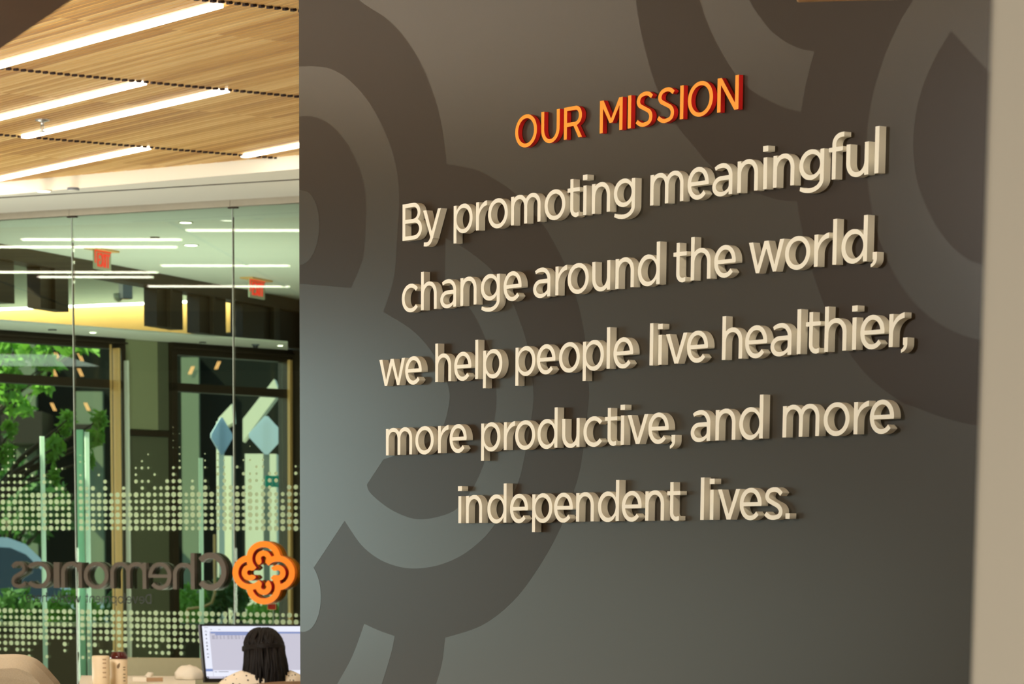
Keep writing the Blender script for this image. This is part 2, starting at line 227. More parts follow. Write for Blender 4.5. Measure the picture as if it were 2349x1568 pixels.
def fill_mesh(name, loops, depth=0.0, res=None):
    """2D loops [(x, y)...] (holes allowed) filled and extruded +-depth; returns mesh with x, y in the plane"""
    cu = bpy.data.curves.new(name, 'CURVE'); cu.dimensions = '2D'; cu.fill_mode = 'BOTH' if depth else 'FRONT'; cu.extrude = depth
    for lp in loops:
        sp = cu.splines.new('POLY'); sp.points.add(len(lp) - 1); sp.use_cyclic_u = True
        for pt, (x, y) in zip(sp.points, lp): pt.co = (x, y, 0, 1)
    ob = bpy.data.objects.new(name, cu); COL.objects.link(ob)
    dg = bpy.context.evaluated_depsgraph_get()
    me = bpy.data.meshes.new_from_object(ob.evaluated_get(dg))
    bpy.data.objects.remove(ob); bpy.data.curves.remove(cu)
    me.name = name
    return me
GLYPHS = json.loads('''{"l":[[6,0,192,0,200,4,198,1415,0,1414,0,4]],"i":[[198,1000,6,1000,0,995,0,4,6,0,192,0,200,4],[240,1186,240,1360,234,1365,-30,1365,-35,1360,-33,1186]],"\\u0131":[[198,1000,6,1000,0,995,0,4,6,0,192,0,200,4]],"n":[[1109,4,1109,562,1102,640,1083,712,1053,778,1011,838,960,891,894,941,816,981,732,1009,642,1026,516,1029,402,1013,294,976,198,921,197,994,192,1000,6,1000,0,995,0,4,6,0,192,0,197,4,198,580,212,658,242,724,298,790,372,841,456,871,552,882,648,872,732,843,805,796,864,728,897,658,911,586,912,4,918,0,1104,0]],"h":[[1110,0,1114,4,1111,610,1101,670,1081,730,1054,784,1021,832,948,905,858,963,756,1004,642,1026,516,1029,402,1012,294,976,198,921,195,1414,0,1414,0,4,6,0,192,0,197,4,198,580,212,658,243,724,298,790,372,840,462,872,558,882,654,872,744,839,816,790,871,724,902,658,916,580,917,4,924,0]],"m":[[1914,2,1915,604,1904,694,1873,778,1826,850,1758,915,1680,965,1590,1002,1494,1023,1386,1030,1284,1022,1188,999,1104,964,1029,916,966,857,888,924,816,968,732,1001,636,1023,516,1030,402,1018,298,988,198,938,197,994,192,1000,6,1000,0,995,0,4,6,0,192,0,197,4,197,616,208,676,234,736,284,796,354,844,438,873,528,882,630,870,678,854,723,832,762,805,796,772,822,736,842,694,854,652,859,610,859,10,864,0,1050,0,1056,4,1056,616,1067,676,1092,734,1143,796,1212,843,1296,873,1386,882,1476,873,1560,844,1631,796,1681,736,1707,676,1718,616,1718,4,1722,0]],"r":[[6,0,192,0,197,4,197,436,210,502,238,568,272,622,318,675,372,722,432,761,502,796,576,823,654,842,738,853,738,1022,660,1013,576,993,498,966,426,931,360,891,300,843,246,790,198,729,197,994,192,1000,6,1000,0,995,0,4]],"u":[[0,995,0,430,6,364,24,292,54,226,94,166,145,112,210,62,288,21,372,-8,462,-25,588,-29,702,-13,810,22,906,77,912,1,1104,0,1104,1000,912,1000,910,994,909,418,896,346,864,275,810,210,738,160,654,129,558,118,462,127,372,159,299,208,243,274,212,340,198,418,197,994,192,1000,6,1000]],"o":[[1314,502,1302,604,1265,706,1206,796,1122,878,1020,945,906,992,786,1020,654,1030,522,1019,402,990,288,941,187,874,108,796,46,700,11,598,0,496,12,394,50,292,110,202,192,122,294,55,408,8,528,-20,660,-30,792,-19,912,10,1026,59,1125,124,1206,204,1267,298,1303,400],[200,502,208,574,234,647,276,713,335,772,407,820,486,854,570,873,660,880,750,873,834,852,912,817,984,768,1039,712,1080,646,1106,574,1114,496,1105,424,1079,352,1037,286,978,227,906,179,828,146,744,127,654,120,564,127,480,148,399,184,330,232,276,287,234,353,209,424]],"c":[[1149,844,1067,910,972,963,870,1000,756,1023,636,1030,522,1020,408,994,306,952,216,898,139,832,77,754,33,670,7,580,0,484,14,388,47,298,78,244,114,196,204,111,318,42,444,-4,582,-27,726,-27,864,-2,991,46,1081,100,1150,160,1002,260,941,208,870,167,786,137,702,122,612,121,522,135,438,163,367,202,324,235,286,274,254,316,228,364,212,412,202,466,201,520,207,568,220,616,242,664,270,707,306,748,348,784,393,814,498,859,564,873,636,880,708,877,774,866,840,846,900,818,954,783,1002,740,1147,838]],"e":[[1140,718,1086,804,1014,880,930,941,828,989,720,1019,606,1030,492,1023,378,995,279,952,190,892,117,820,60,736,20,640,2,544,3,442,26,340,72,243,140,154,228,80,330,23,444,-14,564,-29,690,-24,810,4,876,30,936,63,990,100,1038,142,900,256,864,219,818,184,768,157,720,139,666,126,606,120,546,123,492,132,438,150,390,173,342,206,300,244,266,286,238,334,215,394,210,430,1182,430,1190,490,1185,574,1168,646],[206,562,220,622,250,688,288,742,337,790,396,830,456,857,522,874,594,880,666,874,732,857,798,828,852,791,902,742,940,688,968,628,985,562]],"a":[[1104,2,1102,646,1088,706,1062,766,1026,821,978,874,900,934,805,982,702,1014,594,1029,468,1027,342,1008,228,975,123,928,119,922,168,824,174,822,312,862,468,882,600,882,654,873,708,856,786,815,848,760,890,694,909,622,468,620,396,615,330,604,264,585,204,561,152,532,96,490,48,437,18,382,2,328,2,268,15,214,43,160,90,106,152,58,228,18,312,-9,408,-26,546,-27,684,-5,809,40,906,102,908,4,912,0],[908,478,908,298,896,250,873,220,836,190,786,163,729,142,648,123,558,112,474,111,396,121,324,144,264,178,222,219,200,262,195,292,198,322,226,376,282,424,362,460,420,474,486,480]],"g":[[1260,1000,1074,1000,1069,994,1068,856,1014,902,954,941,888,974,816,1000,738,1018,660,1028,576,1030,498,1024,390,1001,294,966,205,916,132,856,72,784,30,706,6,622,0,538,13,454,42,376,92,298,156,232,252,165,366,116,486,88,618,80,744,93,864,127,972,179,1068,253,1068,58,1061,28,1046,-2,996,-56,917,-104,810,-142,732,-158,648,-168,462,-167,258,-143,72,-98,42,-214,180,-263,336,-297,510,-314,678,-311,828,-289,966,-248,1086,-190,1176,-121,1212,-80,1238,-38,1256,4,1265,52,1266,994],[200,556,209,622,233,682,271,736,324,785,390,825,468,856,552,874,636,880,720,874,804,855,878,826,942,787,996,738,1036,682,1060,622,1069,556,1061,490,1037,430,996,372,942,323,876,283,804,255,720,236,636,230,552,236,468,254,390,285,324,325,270,375,232,430,208,490]],"d":[[1290,1415,1098,1415,1094,1408,1092,808,1049,856,996,902,942,938,882,970,816,996,750,1014,612,1030,540,1028,468,1018,402,1002,336,978,276,949,216,911,164,868,120,822,64,742,24,652,3,556,2,460,19,364,55,274,110,190,180,118,282,48,402,-2,528,-26,660,-28,786,-5,906,42,1008,108,1092,192,1094,4,1098,0,1290,2],[200,502,208,574,233,646,273,712,330,771,396,817,474,852,558,873,648,880,738,872,822,851,900,815,966,768,1020,712,1060,646,1085,574,1093,496,1085,424,1059,352,1018,286,960,227,894,182,816,147,732,127,642,120,552,128,468,150,395,184,327,232,270,292,231,358,207,430]],"p":[[0,-352,197,-352,198,195,240,148,289,104,342,67,402,34,468,7,534,-12,672,-30,744,-28,816,-20,882,-5,948,17,1008,45,1066,80,1116,118,1163,164,1223,242,1266,332,1291,428,1295,524,1281,620,1249,710,1198,794,1134,866,1032,942,912,996,786,1024,648,1029,516,1008,394,962,288,895,240,852,198,805,196,998,0,998],[1096,500,1087,422,1062,352,1020,285,966,230,900,184,822,149,738,127,648,120,558,127,474,148,396,183,328,230,270,290,230,356,206,428,198,500,206,572,230,644,270,710,328,770,396,817,474,852,558,873,648,880,738,873,822,851,900,816,966,770,1020,715,1062,648,1087,578]],"b":[[0,1414,0,4,6,0,192,0,197,4,198,193,285,106,388,40,504,-5,630,-27,768,-26,894,0,1008,47,1111,118,1181,190,1236,274,1272,364,1289,460,1288,556,1267,652,1227,742,1170,823,1127,868,1074,911,1014,949,954,978,888,1002,822,1018,750,1028,678,1030,540,1014,474,996,408,970,348,938,290,898,242,856,198,806,197,1408,192,1415],[198,502,207,580,234,652,276,718,329,772,396,818,474,852,558,873,648,880,738,872,822,850,900,814,966,766,1022,706,1061,640,1084,568,1091,496,1083,424,1057,352,1016,286,960,228,894,183,816,148,732,127,642,120,552,128,468,150,390,186,325,232,268,292,229,358,205,430]],"t":[[696,-1,700,4,700,136,696,144,558,121,498,127,456,141,420,161,389,190,370,220,362,256,362,838,366,847,756,848,756,982,366,982,362,988,360,1286,180,1287,175,1282,174,982,6,982,0,977,0,850,175,844,175,256,180,214,191,178,222,121,269,70,329,28,396,-2,474,-23,552,-30]],"f":[[168,1,354,0,360,4,360,844,700,850,700,976,696,982,360,982,360,1090,370,1132,391,1168,420,1198,456,1224,504,1246,588,1264,756,1267,756,1415,600,1415,516,1406,420,1381,337,1342,292,1312,252,1276,217,1234,192,1192,174,1144,166,1096,166,988,162,982,6,982,0,977,0,850,166,844]],"s":[[-12,124,114,49,192,13,294,-14,396,-28,528,-28,696,-7,798,21,840,41,875,64,911,100,940,142,958,190,964,226,962,268,952,304,925,352,890,394,816,456,738,497,288,659,262,676,239,700,227,724,225,748,244,796,282,837,330,857,408,874,528,881,588,875,642,863,702,833,816,746,834,755,924,827,951,856,840,940,768,982,684,1010,582,1027,456,1029,324,1012,216,982,138,940,104,910,70,868,43,820,29,772,26,730,34,688,53,646,78,611,132,563,204,523,582,391,671,352,713,322,747,286,763,256,765,226,742,178,721,160,696,150,588,128,444,119,354,128,276,148,102,243]],"v":[[1224,1000,1008,1000,618,196,612,192,222,996,216,1000,6,1000,3,994,504,2,720,0,725,4,1225,994]],"w":[[1878,994,1872,1000,1656,1000,1386,231,1380,233,1050,1000,828,1000,498,228,227,994,216,1000,6,1000,2,994,398,4,408,0,576,2,936,752,942,756,1303,4,1308,0,1476,0,1482,5]],"y":[[1254,996,1248,1000,1050,1000,1042,996,618,196,237,996,228,1000,12,1000,2,996,514,6,477,-54,440,-96,395,-132,348,-156,306,-166,234,-171,69,-162,61,-180,60,-234,54,-240,54,-288,49,-294,54,-309,192,-319,276,-318,366,-309,438,-289,510,-254,570,-211,642,-138,699,-48,734,-48,720,-12]],",":[[294,253,90,253,85,248,86,32,138,26,122,-16,94,-52,54,-81,0,-106,0,-196,6,-201,90,-182,162,-150,222,-107,264,-58,288,-10,298,38,298,248]],".":[[225,2,224,182,0,182,0,2]],"B":[[0,1342,0,4,6,0,834,0,840,4,846,0,948,7,1056,30,1158,69,1248,123,1315,184,1365,256,1391,328,1396,406,1378,484,1339,556,1278,623,1200,679,1104,724,1105,730,1178,784,1224,835,1258,892,1277,958,1278,1024,1261,1090,1224,1155,1174,1210,1109,1258,1032,1296,948,1324,858,1340,786,1344],[200,610,210,615,852,615,918,609,978,597,1032,578,1080,554,1119,526,1152,493,1177,454,1191,418,1195,376,1189,340,1160,280,1105,226,1032,185,942,158,840,146,204,148,200,154],[200,1192,204,1196,786,1196,840,1192,894,1180,942,1162,984,1139,1020,1110,1048,1078,1069,1042,1079,1006,1082,970,1076,934,1050,880,1002,830,936,791,858,767,786,760,204,760,200,766]],"O":[[1290,502,1278,604,1240,706,1180,796,1101,874,1002,938,894,984,774,1013,642,1023,510,1012,390,982,280,934,182,868,105,790,47,700,11,598,0,496,13,394,51,292,111,202,192,124,288,62,402,14,522,-14,648,-23,774,-13,895,16,1008,65,1106,130,1184,208,1242,298,1279,400],[174,502,183,580,210,658,252,724,312,786,384,836,468,873,558,895,648,901,738,894,828,871,912,833,981,784,1038,724,1082,652,1108,574,1116,496,1107,418,1079,340,1037,274,978,214,906,164,822,127,732,105,642,99,546,107,460,130,378,167,306,219,249,280,209,346,182,424]],"U":[[1068,1000,900,1000,898,994,897,418,883,340,851,268,793,196,720,144,630,110,534,99,438,111,354,143,279,196,221,268,189,340,175,418,174,994,168,1000,6,1000,0,995,3,388,16,322,38,262,68,208,109,154,186,84,282,29,384,-6,498,-22,618,-18,732,7,834,51,921,112,973,166,1019,232,1048,298,1067,370,1072,442,1072,994]],"R":[[0,995,0,4,6,0,168,0,174,4,174,382,546,385,834,1,1038,3,732,394,822,422,900,466,964,526,1006,598,1024,670,1019,748,990,821,936,889,888,928,828,961,762,984,696,997,6,1000],[174,508,174,874,180,878,636,878,684,874,738,857,780,831,816,794,840,748,850,682,843,646,831,616,812,586,786,559,720,521,642,506]],"M":[[1254,4,1254,994,1248,1000,1056,1000,1050,994,630,401,624,401,204,994,198,1000,6,1000,0,995,0,4,6,0,168,0,174,4,174,760,546,270,714,272,1074,758,1080,754,1080,4,1086,0,1248,0]],"I":[[174,1000,6,1000,0,995,0,4,6,0,174,0,180,4,180,994]],"S":[[-9,118,114,44,186,11,276,-14,372,-27,486,-24,624,-3,732,30,799,70,829,100,857,142,877,190,887,238,886,280,877,316,856,358,830,394,775,448,708,490,327,640,270,668,244,688,225,712,215,736,213,766,233,814,270,854,318,877,390,894,510,906,606,894,666,872,792,798,864,856,899,892,780,964,714,995,624,1018,534,1028,420,1024,300,1003,199,970,131,928,94,892,69,856,48,814,39,778,38,742,47,700,65,664,86,634,138,587,198,553,564,410,630,378,672,341,700,304,712,268,711,232,690,178,660,145,606,122,522,104,402,94,300,109,234,133,96,212]],"N":[[1068,4,1068,994,1062,1000,894,996,894,214,888,209,204,1000,6,1000,0,995,0,4,6,0,168,0,174,4,174,796,860,4,870,0,1062,0]],"C":[[1042,856,960,919,870,967,768,1000,660,1018,546,1018,438,1002,336,969,240,919,158,856,94,784,44,700,13,610,0,514,7,418,32,328,75,244,148,154,240,81,348,26,468,-8,594,-20,726,-9,846,24,960,81,1020,125,1040,148,906,255,846,210,786,178,720,155,648,142,570,141,498,151,428,172,366,202,323,232,284,268,228,346,196,436,190,484,192,538,201,586,218,634,270,717,345,784,438,832,498,849,558,858,624,859,690,852,750,836,804,814,852,786,906,745]],"D":[[0,4,6,0,444,0,450,4,456,0,558,9,642,29,720,60,792,100,858,151,922,220,971,298,1004,382,1019,472,1016,562,993,652,954,734,899,808,836,868,762,918,678,958,588,985,468,1000,450,996,444,1000,6,1000,0,995],[150,130,150,868,450,871,546,860,606,844,666,817,720,783,768,742,812,688,844,628,864,562,870,496,862,430,843,370,810,310,766,256,720,217,666,183,606,156,546,140,450,128]],"E":[[618,1000,6,1000,0,995,0,4,6,0,612,0,620,4,618,160,174,160,170,166,170,412,174,420,552,420,560,424,558,580,174,580,170,586,171,838,618,841]],"X":[[756,1000,552,1000,378,695,210,1000,6,1000,3,994,274,502,2,4,6,0,210,1,378,305,552,0,756,1,486,502]],"T":[[432,0,436,838,696,840,700,844,700,994,696,1000,6,1000,0,994,0,844,6,840,265,838,265,4,270,0]],"k":[[0,1414,0,4,6,0,192,0,197,4,198,379,252,362,450,535,768,3,1014,0,1017,4,597,664,973,994,972,1000,720,1000,198,512,197,1408,192,1415]],"LOGO":[[4,1815,-188,1797,-380,1740,-553,1648,-704,1525,-805,1408,-884,1282,-944,1144,-987,988,-1172,934,-1340,851,-1492,736,-1621,592,-1703,460,-1764,316,-1802,160,-1815,4,-1803,-152,-1766,-308,-1707,-452,-1627,-584,-1501,-728,-1352,-844,-1184,-929,-984,-992,-947,-1136,-885,-1280,-802,-1412,-709,-1520,-560,-1643,-380,-1740,-188,-1797,4,-1815,160,-1802,316,-1764,460,-1703,592,-1621,736,-1492,851,-1340,934,-1172,988,-987,1144,-944,1282,-884,1408,-805,1525,-704,1648,-553,1740,-380,1797,-188,1815,4,1796,196,1737,388,1646,556,1517,712,1404,808,1276,887,1132,948,988,985,931,1180,846,1348,736,1492,592,1621,460,1703,316,1764,160,1802],[1475,4,1467,-104,1440,-212,1396,-313,1337,-404,1264,-484,1180,-550,1084,-603,988,-636,936,-452,1060,-389,1144,-321,1210,-236,1257,-128,1273,-44,1273,40,1258,124,1225,208,1168,295,1084,373,988,426,892,454,784,459,676,438,580,395,493,328,441,268,444,256,576,124,712,120,760,145,808,155,880,141,922,112,956,64,969,16,964,-44,918,-116,844,-152,784,-152,712,-120,580,-121,424,-277,423,-308,507,-392,573,-488,637,-644,656,-740,660,-836,650,-932,625,-1028,583,-1124,530,-1208,468,-1280,388,-1349,304,-1401,208,-1441,112,-1465,4,-1475,-104,-1467,-212,-1440,-308,-1399,-400,-1340,-480,-1268,-547,-1184,-601,-1088,-636,-992,-452,-936,-387,-1064,-320,-1145,-224,-1217,-116,-1260,-32,-1274,52,-1272,136,-1254,218,-1220,304,-1160,376,-1080,425,-992,455,-884,458,-776,436,-668,391,-572,324,-488,268,-441,256,-444,124,-577,120,-716,142,-752,154,-800,144,-872,112,-922,64,-956,16,-969,-44,-964,-114,-920,-151,-848,-150,-776,-120,-716,-120,-584,-272,-428,-284,-420,-308,-423,-399,-512,-500,-580,-656,-641,-752,-657,-848,-659,-944,-647,-1040,-620,-1136,-577,-1216,-524,-1292,-456,-1355,-380,-1405,-296,-1444,-200,-1467,-104,-1475,4,-1465,112,-1441,208,-1400,306,-1340,400,-1268,480,-1184,547,-1088,601,-992,636,-936,448,-1052,394,-1138,328,-1212,232,-1258,124,-1273,40,-1273,-44,-1257,-128,-1223,-212,-1167,-296,-1088,-370,-992,-425,-884,-455,-776,-458,-668,-436,-572,-391,-488,-324,-440,-260,-572,-128,-584,-120,-716,-120,-788,-153,-872,-144,-920,-114,-954,-68,-969,-20,-965,40,-922,112,-848,151,-776,150,-716,120,-584,120,-421,280,-421,304,-503,388,-564,472,-607,556,-636,640,-655,736,-659,844,-648,940,-622,1036,-579,1132,-524,1216,-460,1288,-380,1355,-296,1405,-200,1444,-104,1467,4,1475,112,1465,208,1441,304,1401,400,1340,484,1264,550,1180,603,1084,635,988,448,935,397,1048,321,1144,232,1212,124,1258,40,1273,-44,1273,-128,1257,-212,1223,-296,1167,-373,1084,-426,988,-455,880,-458,772,-435,664,-388,568,-320,485,-260,440,-121,580,-120,712,-145,760,-155,808,-141,880,-106,928,-68,954,-20,969,40,965,112,922,136,889,152,844,152,784,120,712,121,580,280,421,304,420,388,503,472,564,556,607,640,636,736,655,844,659,940,648,1036,622,1120,585,1206,532,1288,460,1349,388,1401,304,1441,208,1465,112]]}''')
def loops_of(ch, sx=1.0, sy=None, ox=0.0, oy=0.0):
    sy = sx if sy is None else sy
    return [[(ox + l[i] / 1000 * sx, oy + l[i + 1] / 1000 * sy) for i in range(0, len(l), 2)] for l in GLYPHS[ch]]
GW = dict(l=.2, n=1.109, h=1.114, m=1.915, r=.74, u=1.107, o=1.314, c=1.155, e=1.19, a=1.105, g=1.266, d=1.291, p=1.296, b=1.291, t=.758,
          f=.757, s=.989, v=1.228, w=1.88, y=1.265, i=.2, k=1.02, B=1.397, O=1.29, U=1.072, R=1.042, M=1.254, I=.18, S=.926, N=1.068, C=1.1, D=1.02, E=.62, X=.76, T=.70)
def smooth_line(pts, sub=8, closed=False):
    out = []; n = len(pts)
    for i in range(n if closed else n - 1):
        g = lambda k: Vector(pts[k % n]) if closed else Vector(pts[min(max(k, 0), n - 1)])
        a, b, c, d = g(i - 1), g(i), g(i + 1), g(i + 2)
        for j in range(sub):
            t = j / sub
            out.append(tuple(.5 * ((2 * b) + (c - a) * t + (2 * a - 5 * b + 4 * c - d) * t * t + (3 * b - a - 3 * c + d) * t ** 3)))
    if not closed: out.append(tuple(pts[-1]))
    return out

# ------------------------------------------------------------------ materials
mat('wall_paint', (56, 50, 40), rough=0.24, spec=0.40, noise=0.05, scale=1.2)
mat('mural_paint', (47, 36, 24), rough=0.30, spec=0.17, noise=0.06, scale=1.4)
mat('beige_paint', (198, 190, 172), rough=0.7, noise=0.02, scale=2)
mat('white_paint', (232, 230, 216), rough=0.6)
mat('grey_paint', (150, 156, 138), rough=0.7)
mat('floor_stone', (150, 142, 128), rough=0.35, noise=0.12, scale=3)
mat('cream_letter', (238, 231, 212), rough=0.5, spec=0.3)
mat('orange_face', (255, 158, 24), rough=0.45, spec=0.3)
mat('red_return', (236, 46, 42), rough=0.45, spec=0.3)
mat('logo_orange', (252, 132, 22), rough=0.4, spec=0.3)
mat('logo_red', (196, 30, 34), rough=0.45, spec=0.3)
mat('sign_grey', (88, 78, 67), rough=0.4, metal=0.3)
mat('brushed_steel', (205, 198, 182), rough=0.35, metal=0.8, noise=0.1, scale=14)
mat('bronze_frame', (58, 46, 34), rough=0.4, metal=0.3)
mat('dark_void', (38, 16, 10), rough=0.9)
mat('copper_jamb', (238, 186, 120), rough=0.45)
mat('olive_panel', (150, 150, 116), rough=0.6)
mat('olive_dark', (92, 92, 72), rough=0.6)
mat('oak_panel', (214, 168, 98), rough=0.55, noise=0.1, scale=5, stretch=(1, 1, 6))
mat('concrete', (214, 208, 186), rough=0.8, noise=0.05, scale=3)
mat('asphalt', (70, 72, 70), rough=0.9, noise=0.2, scale=4)
mat('dark_building', (22, 25, 20), rough=0.8, spec=0.1, noise=0.3, scale=0.6)
mat('grey_building', (110, 116, 92), rough=0.7, noise=0.1, scale=0.8)
mat('leaf', (124, 172, 58), rough=0.6, noise=0.45, scale=1.6, trans=0.35)
mat('leaf_dark', (72, 112, 46), rough=0.6, noise=0.5, scale=1.3, trans=0.3)
mat('bark', (72, 56, 42), rough=0.9, noise=0.3, scale=10)
mat('car_paint', (196, 198, 202), rough=0.25, metal=0.3)
mat('car_glass', (24, 28, 30), rough=0.08)
mat('rubber', (22, 22, 22), rough=0.8)
mat('sign_back', (214, 228, 242), rough=0.5, trans=0.3)
mat('teal_sign', (44, 205, 182), rough=0.5, trans=0.4)
mat('white_vinyl', (244, 250, 244), rough=0.5, trans=0.3)
mat('dark_vinyl', (26, 28, 22), rough=0.5)
mat('exit_red', (236, 60, 48), rough=0.4, emit=(255, 50, 36), strength=0.45)
mat('exit_panel', (196, 200, 176), rough=0.3)
mat('lamp_white', (255, 255, 255), emit=(255, 244, 226), strength=9)
mat('led_white', (255, 255, 255), emit=(255, 246, 232), strength=9)
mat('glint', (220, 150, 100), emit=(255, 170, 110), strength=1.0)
mat('plastic_black', (16, 16, 18), rough=0.4)
mat('plastic_grey', (112, 118, 128), rough=0.35)
mat('screen_bg', (20, 20, 24), emit=(178, 176, 190), strength=0.85)
mat('screen_bar', (20, 20, 24), emit=(205, 208, 222), strength=0.9)
mat('screen_blue', (20, 20, 24), emit=(104, 122, 168), strength=0.9)
mat('screen_ink', (20, 20, 24), emit=(70, 72, 86), strength=0.7)
mat('boucle', (152, 138, 114), rough=0.9, noise=0.25, scale=260, bump=0.6)
mat('chair_tan', (140, 112, 84), rough=0.6)
mat('cup_cream', (226, 206, 172), rough=0.5, noise=0.04, scale=20)
mat('cup_mark', (120, 98, 70), rough=0.6)
mat('cup_lid', (70, 14, 16), rough=0.2)
mat('paper', (232, 226, 210), rough=0.8)
mat('tan_card', (178, 148, 116), rough=0.8)
mat('screen_felt', (160, 156, 126), rough=0.85, noise=0.05, scale=30)
mat('desk_top', (168, 132, 92), rough=0.45, noise=0.12, scale=4, stretch=(1, 8, 1))
mat('pane_edge', (236, 248, 238), rough=0.2, trans=0.5)
mat('green_glass_edge', (196, 232, 214), rough=0.1, spec=0.6, trans=0.5)
mat('skin', (92, 58, 42), rough=0.55)
mat('hair', (17, 12, 11), rough=0.6, spec=0.25, noise=0.4, scale=40)
mat('trousers', (44, 44, 52), rough=0.8)
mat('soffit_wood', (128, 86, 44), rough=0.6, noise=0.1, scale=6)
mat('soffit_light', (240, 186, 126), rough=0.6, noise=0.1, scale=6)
mat('aluminium', (170, 170, 165), rough=0.35, metal=0.9)
glass_mat('green_glass', (0.86, 0.975, 0.87, 1))
glass_mat('window_glass', (0.93, 0.97, 0.93, 1), 1.0, 1.22)
mat('frost', (200, 222, 178), rough=0.7, trans=0.5)

# slat wood: a tone of its own for every slat, grain along X
def slat_wood(name, pitch):
    m = bpy.data.materials.new(name); m.use_nodes = True; MATS[name] = m
    nt = m.node_tree; L = nt.links; b = nt.nodes['Principled BSDF']
    tc = nt.nodes.new('ShaderNodeTexCoord'); sx = nt.nodes.new('ShaderNodeSeparateXYZ'); L.new(tc.outputs['Object'], sx.inputs[0])
    dv = nt.nodes.new('ShaderNodeMath'); dv.operation = 'DIVIDE'; dv.inputs[1].default_value = pitch; L.new(sx.outputs['Y'], dv.inputs[0])
    fl = nt.nodes.new('ShaderNodeMath'); fl.operation = 'FLOOR'; L.new(dv.outputs[0], fl.inputs[0])
    bx = nt.nodes.new('ShaderNodeMath'); bx.operation = 'DIVIDE'; bx.inputs[1].default_value = 2.08; L.new(sx.outputs['X'], bx.inputs[0])
    bf = nt.nodes.new('ShaderNodeMath'); bf.operation = 'FLOOR'; L.new(bx.outputs[0], bf.inputs[0])
    cv = nt.nodes.new('ShaderNodeCombineXYZ'); L.new(fl.outputs[0], cv.inputs[0]); L.new(bf.outputs[0], cv.inputs[1])
    wnz = nt.nodes.new('ShaderNodeTexWhiteNoise'); wnz.noise_dimensions = '2D'; L.new(cv.outputs[0], wnz.inputs['Vector'])
    mp = nt.nodes.new('ShaderNodeMapping'); mp.inputs['Scale'].default_value = (1.2, 45, 45); L.new(tc.outputs['Object'], mp.inputs[0])
    ns = nt.nodes.new('ShaderNodeTexNoise'); ns.inputs['Scale'].default_value = 2.2; ns.inputs['Detail'].default_value = 6; ns.inputs['Distortion'].default_value = 0.6
    L.new(mp.outputs[0], ns.inputs['Vector'])
    ad = nt.nodes.new('ShaderNodeMath'); ad.operation = 'MULTIPLY_ADD'; ad.inputs[1].default_value = 0.55; L.new(wnz.outputs['Value'], ad.inputs[0])
    sc = nt.nodes.new('ShaderNodeMath'); sc.operation = 'MULTIPLY'; sc.inputs[1].default_value = 0.55; L.new(ns.outputs[0], sc.inputs[0]); L.new(sc.outputs[0], ad.inputs[2])
    rp = nt.nodes.new('ShaderNodeValToRGB'); L.new(ad.outputs[0], rp.inputs[0])
    rp.color_ramp.elements[0].position = 0.12; rp.color_ramp.elements[0].color = srgb((158, 104, 42))
    rp.color_ramp.elements[1].position = 0.92; rp.color_ramp.elements[1].color = srgb((232, 196, 128))
    e = rp.color_ramp.elements.new(0.5); e.color = srgb((206, 158, 82))
    L.new(rp.outputs[0], b.inputs['Base Color']); b.inputs['Roughness'].default_value = 0.5
PITCH_S = 2.08 / 60
slat_wood('slat_wood', PITCH_S)
M = MATS

# polka dot cotton
def polka(name):
    m = bpy.data.materials.new(name); m.use_nodes = True; MATS[name] = m
    nt = m.node_tree; L = nt.links; b = nt.nodes['Principled BSDF']; b.inputs['Roughness'].default_value = 0.8
    tc = nt.nodes.new('ShaderNodeTexCoord'); vo = nt.nodes.new('ShaderNodeTexVoronoi'); vo.inputs['Scale'].default_value = 46; vo.inputs['Randomness'].default_value = 0.35
    L.new(tc.outputs['Object'], vo.inputs['Vector'])
    lt = nt.nodes.new('ShaderNodeMath'); lt.operation = 'LESS_THAN'; lt.inputs[1].default_value = 0.23; L.new(vo.outputs['Distance'], lt.inputs[0])
    mx = nt.nodes.new('ShaderNodeMix'); mx.data_type = 'RGBA'; mx.inputs[6].default_value = srgb((238, 226, 205)); mx.inputs[7].default_value = srgb((34, 28, 26))
    L.new(lt.outputs[0], mx.inputs[0]); L.new(mx.outputs[2], b.inputs['Base Color'])
polka('polka_cotton')

# ================================================================== SETTING
YF, DEP, TD = 5.0, 0.0197, 0.0122          # letter faces; letter depth
YW = 5.02                                 # wall surface
XL = hit_y(687.3, 800, YW).x              # free left end of the text wall
G_DIR = LEVEL @ Vector((math.sin(1.038031), -math.cos(1.038031), 0))
GP = VPlane(P(340, 900, 20), G_DIR)       # glass partition
ZS = GP.hit(340, 470.5).z                 # ceiling height at the glass
ZW = 3.66                                 # underside of the wood slats

# --- text wall with its painted motif
def px_line(pts, sub=6): return smooth_line(pts, sub)
def wpts(pts):
    r = []
    for u, v in pts:
        h = hit_y(u, v, YW); r.append((h.x, h.z))
    return r
def circ_px(cx, cz, r, n=40): return [(cx + r * math.cos(2 * math.pi * i / n), cz + r * math.sin(2 * math.pi * i / n)) for i in range(n)]
C2 = lambda l: [(1400 + x / 2.473, y / 2.473) for x, y in l]
dark1 = px_line([(560, -90), (690, -60), (790, -22), (839, 12), (884, 41), (925, 82), (962, 139), (990, 204), (1011, 278), (1025, 376)]) + \
    px_line([(1025, 376), (1088, 388), (1129, 408), (1182, 445), (1242, 511), (1267, 551), (1293, 602), (1322, 684), (1341, 773), (1350, 884), (1350, 917), (1337, 1035), (1322, 1107), (1286, 1209), (1236, 1300), (1178, 1377), (1106, 1433), (1021, 1462)]) + \
    px_line([(1021, 1462), (1014, 1518), (1000, 1568), (975, 1640)]) + [(560, 1640)]
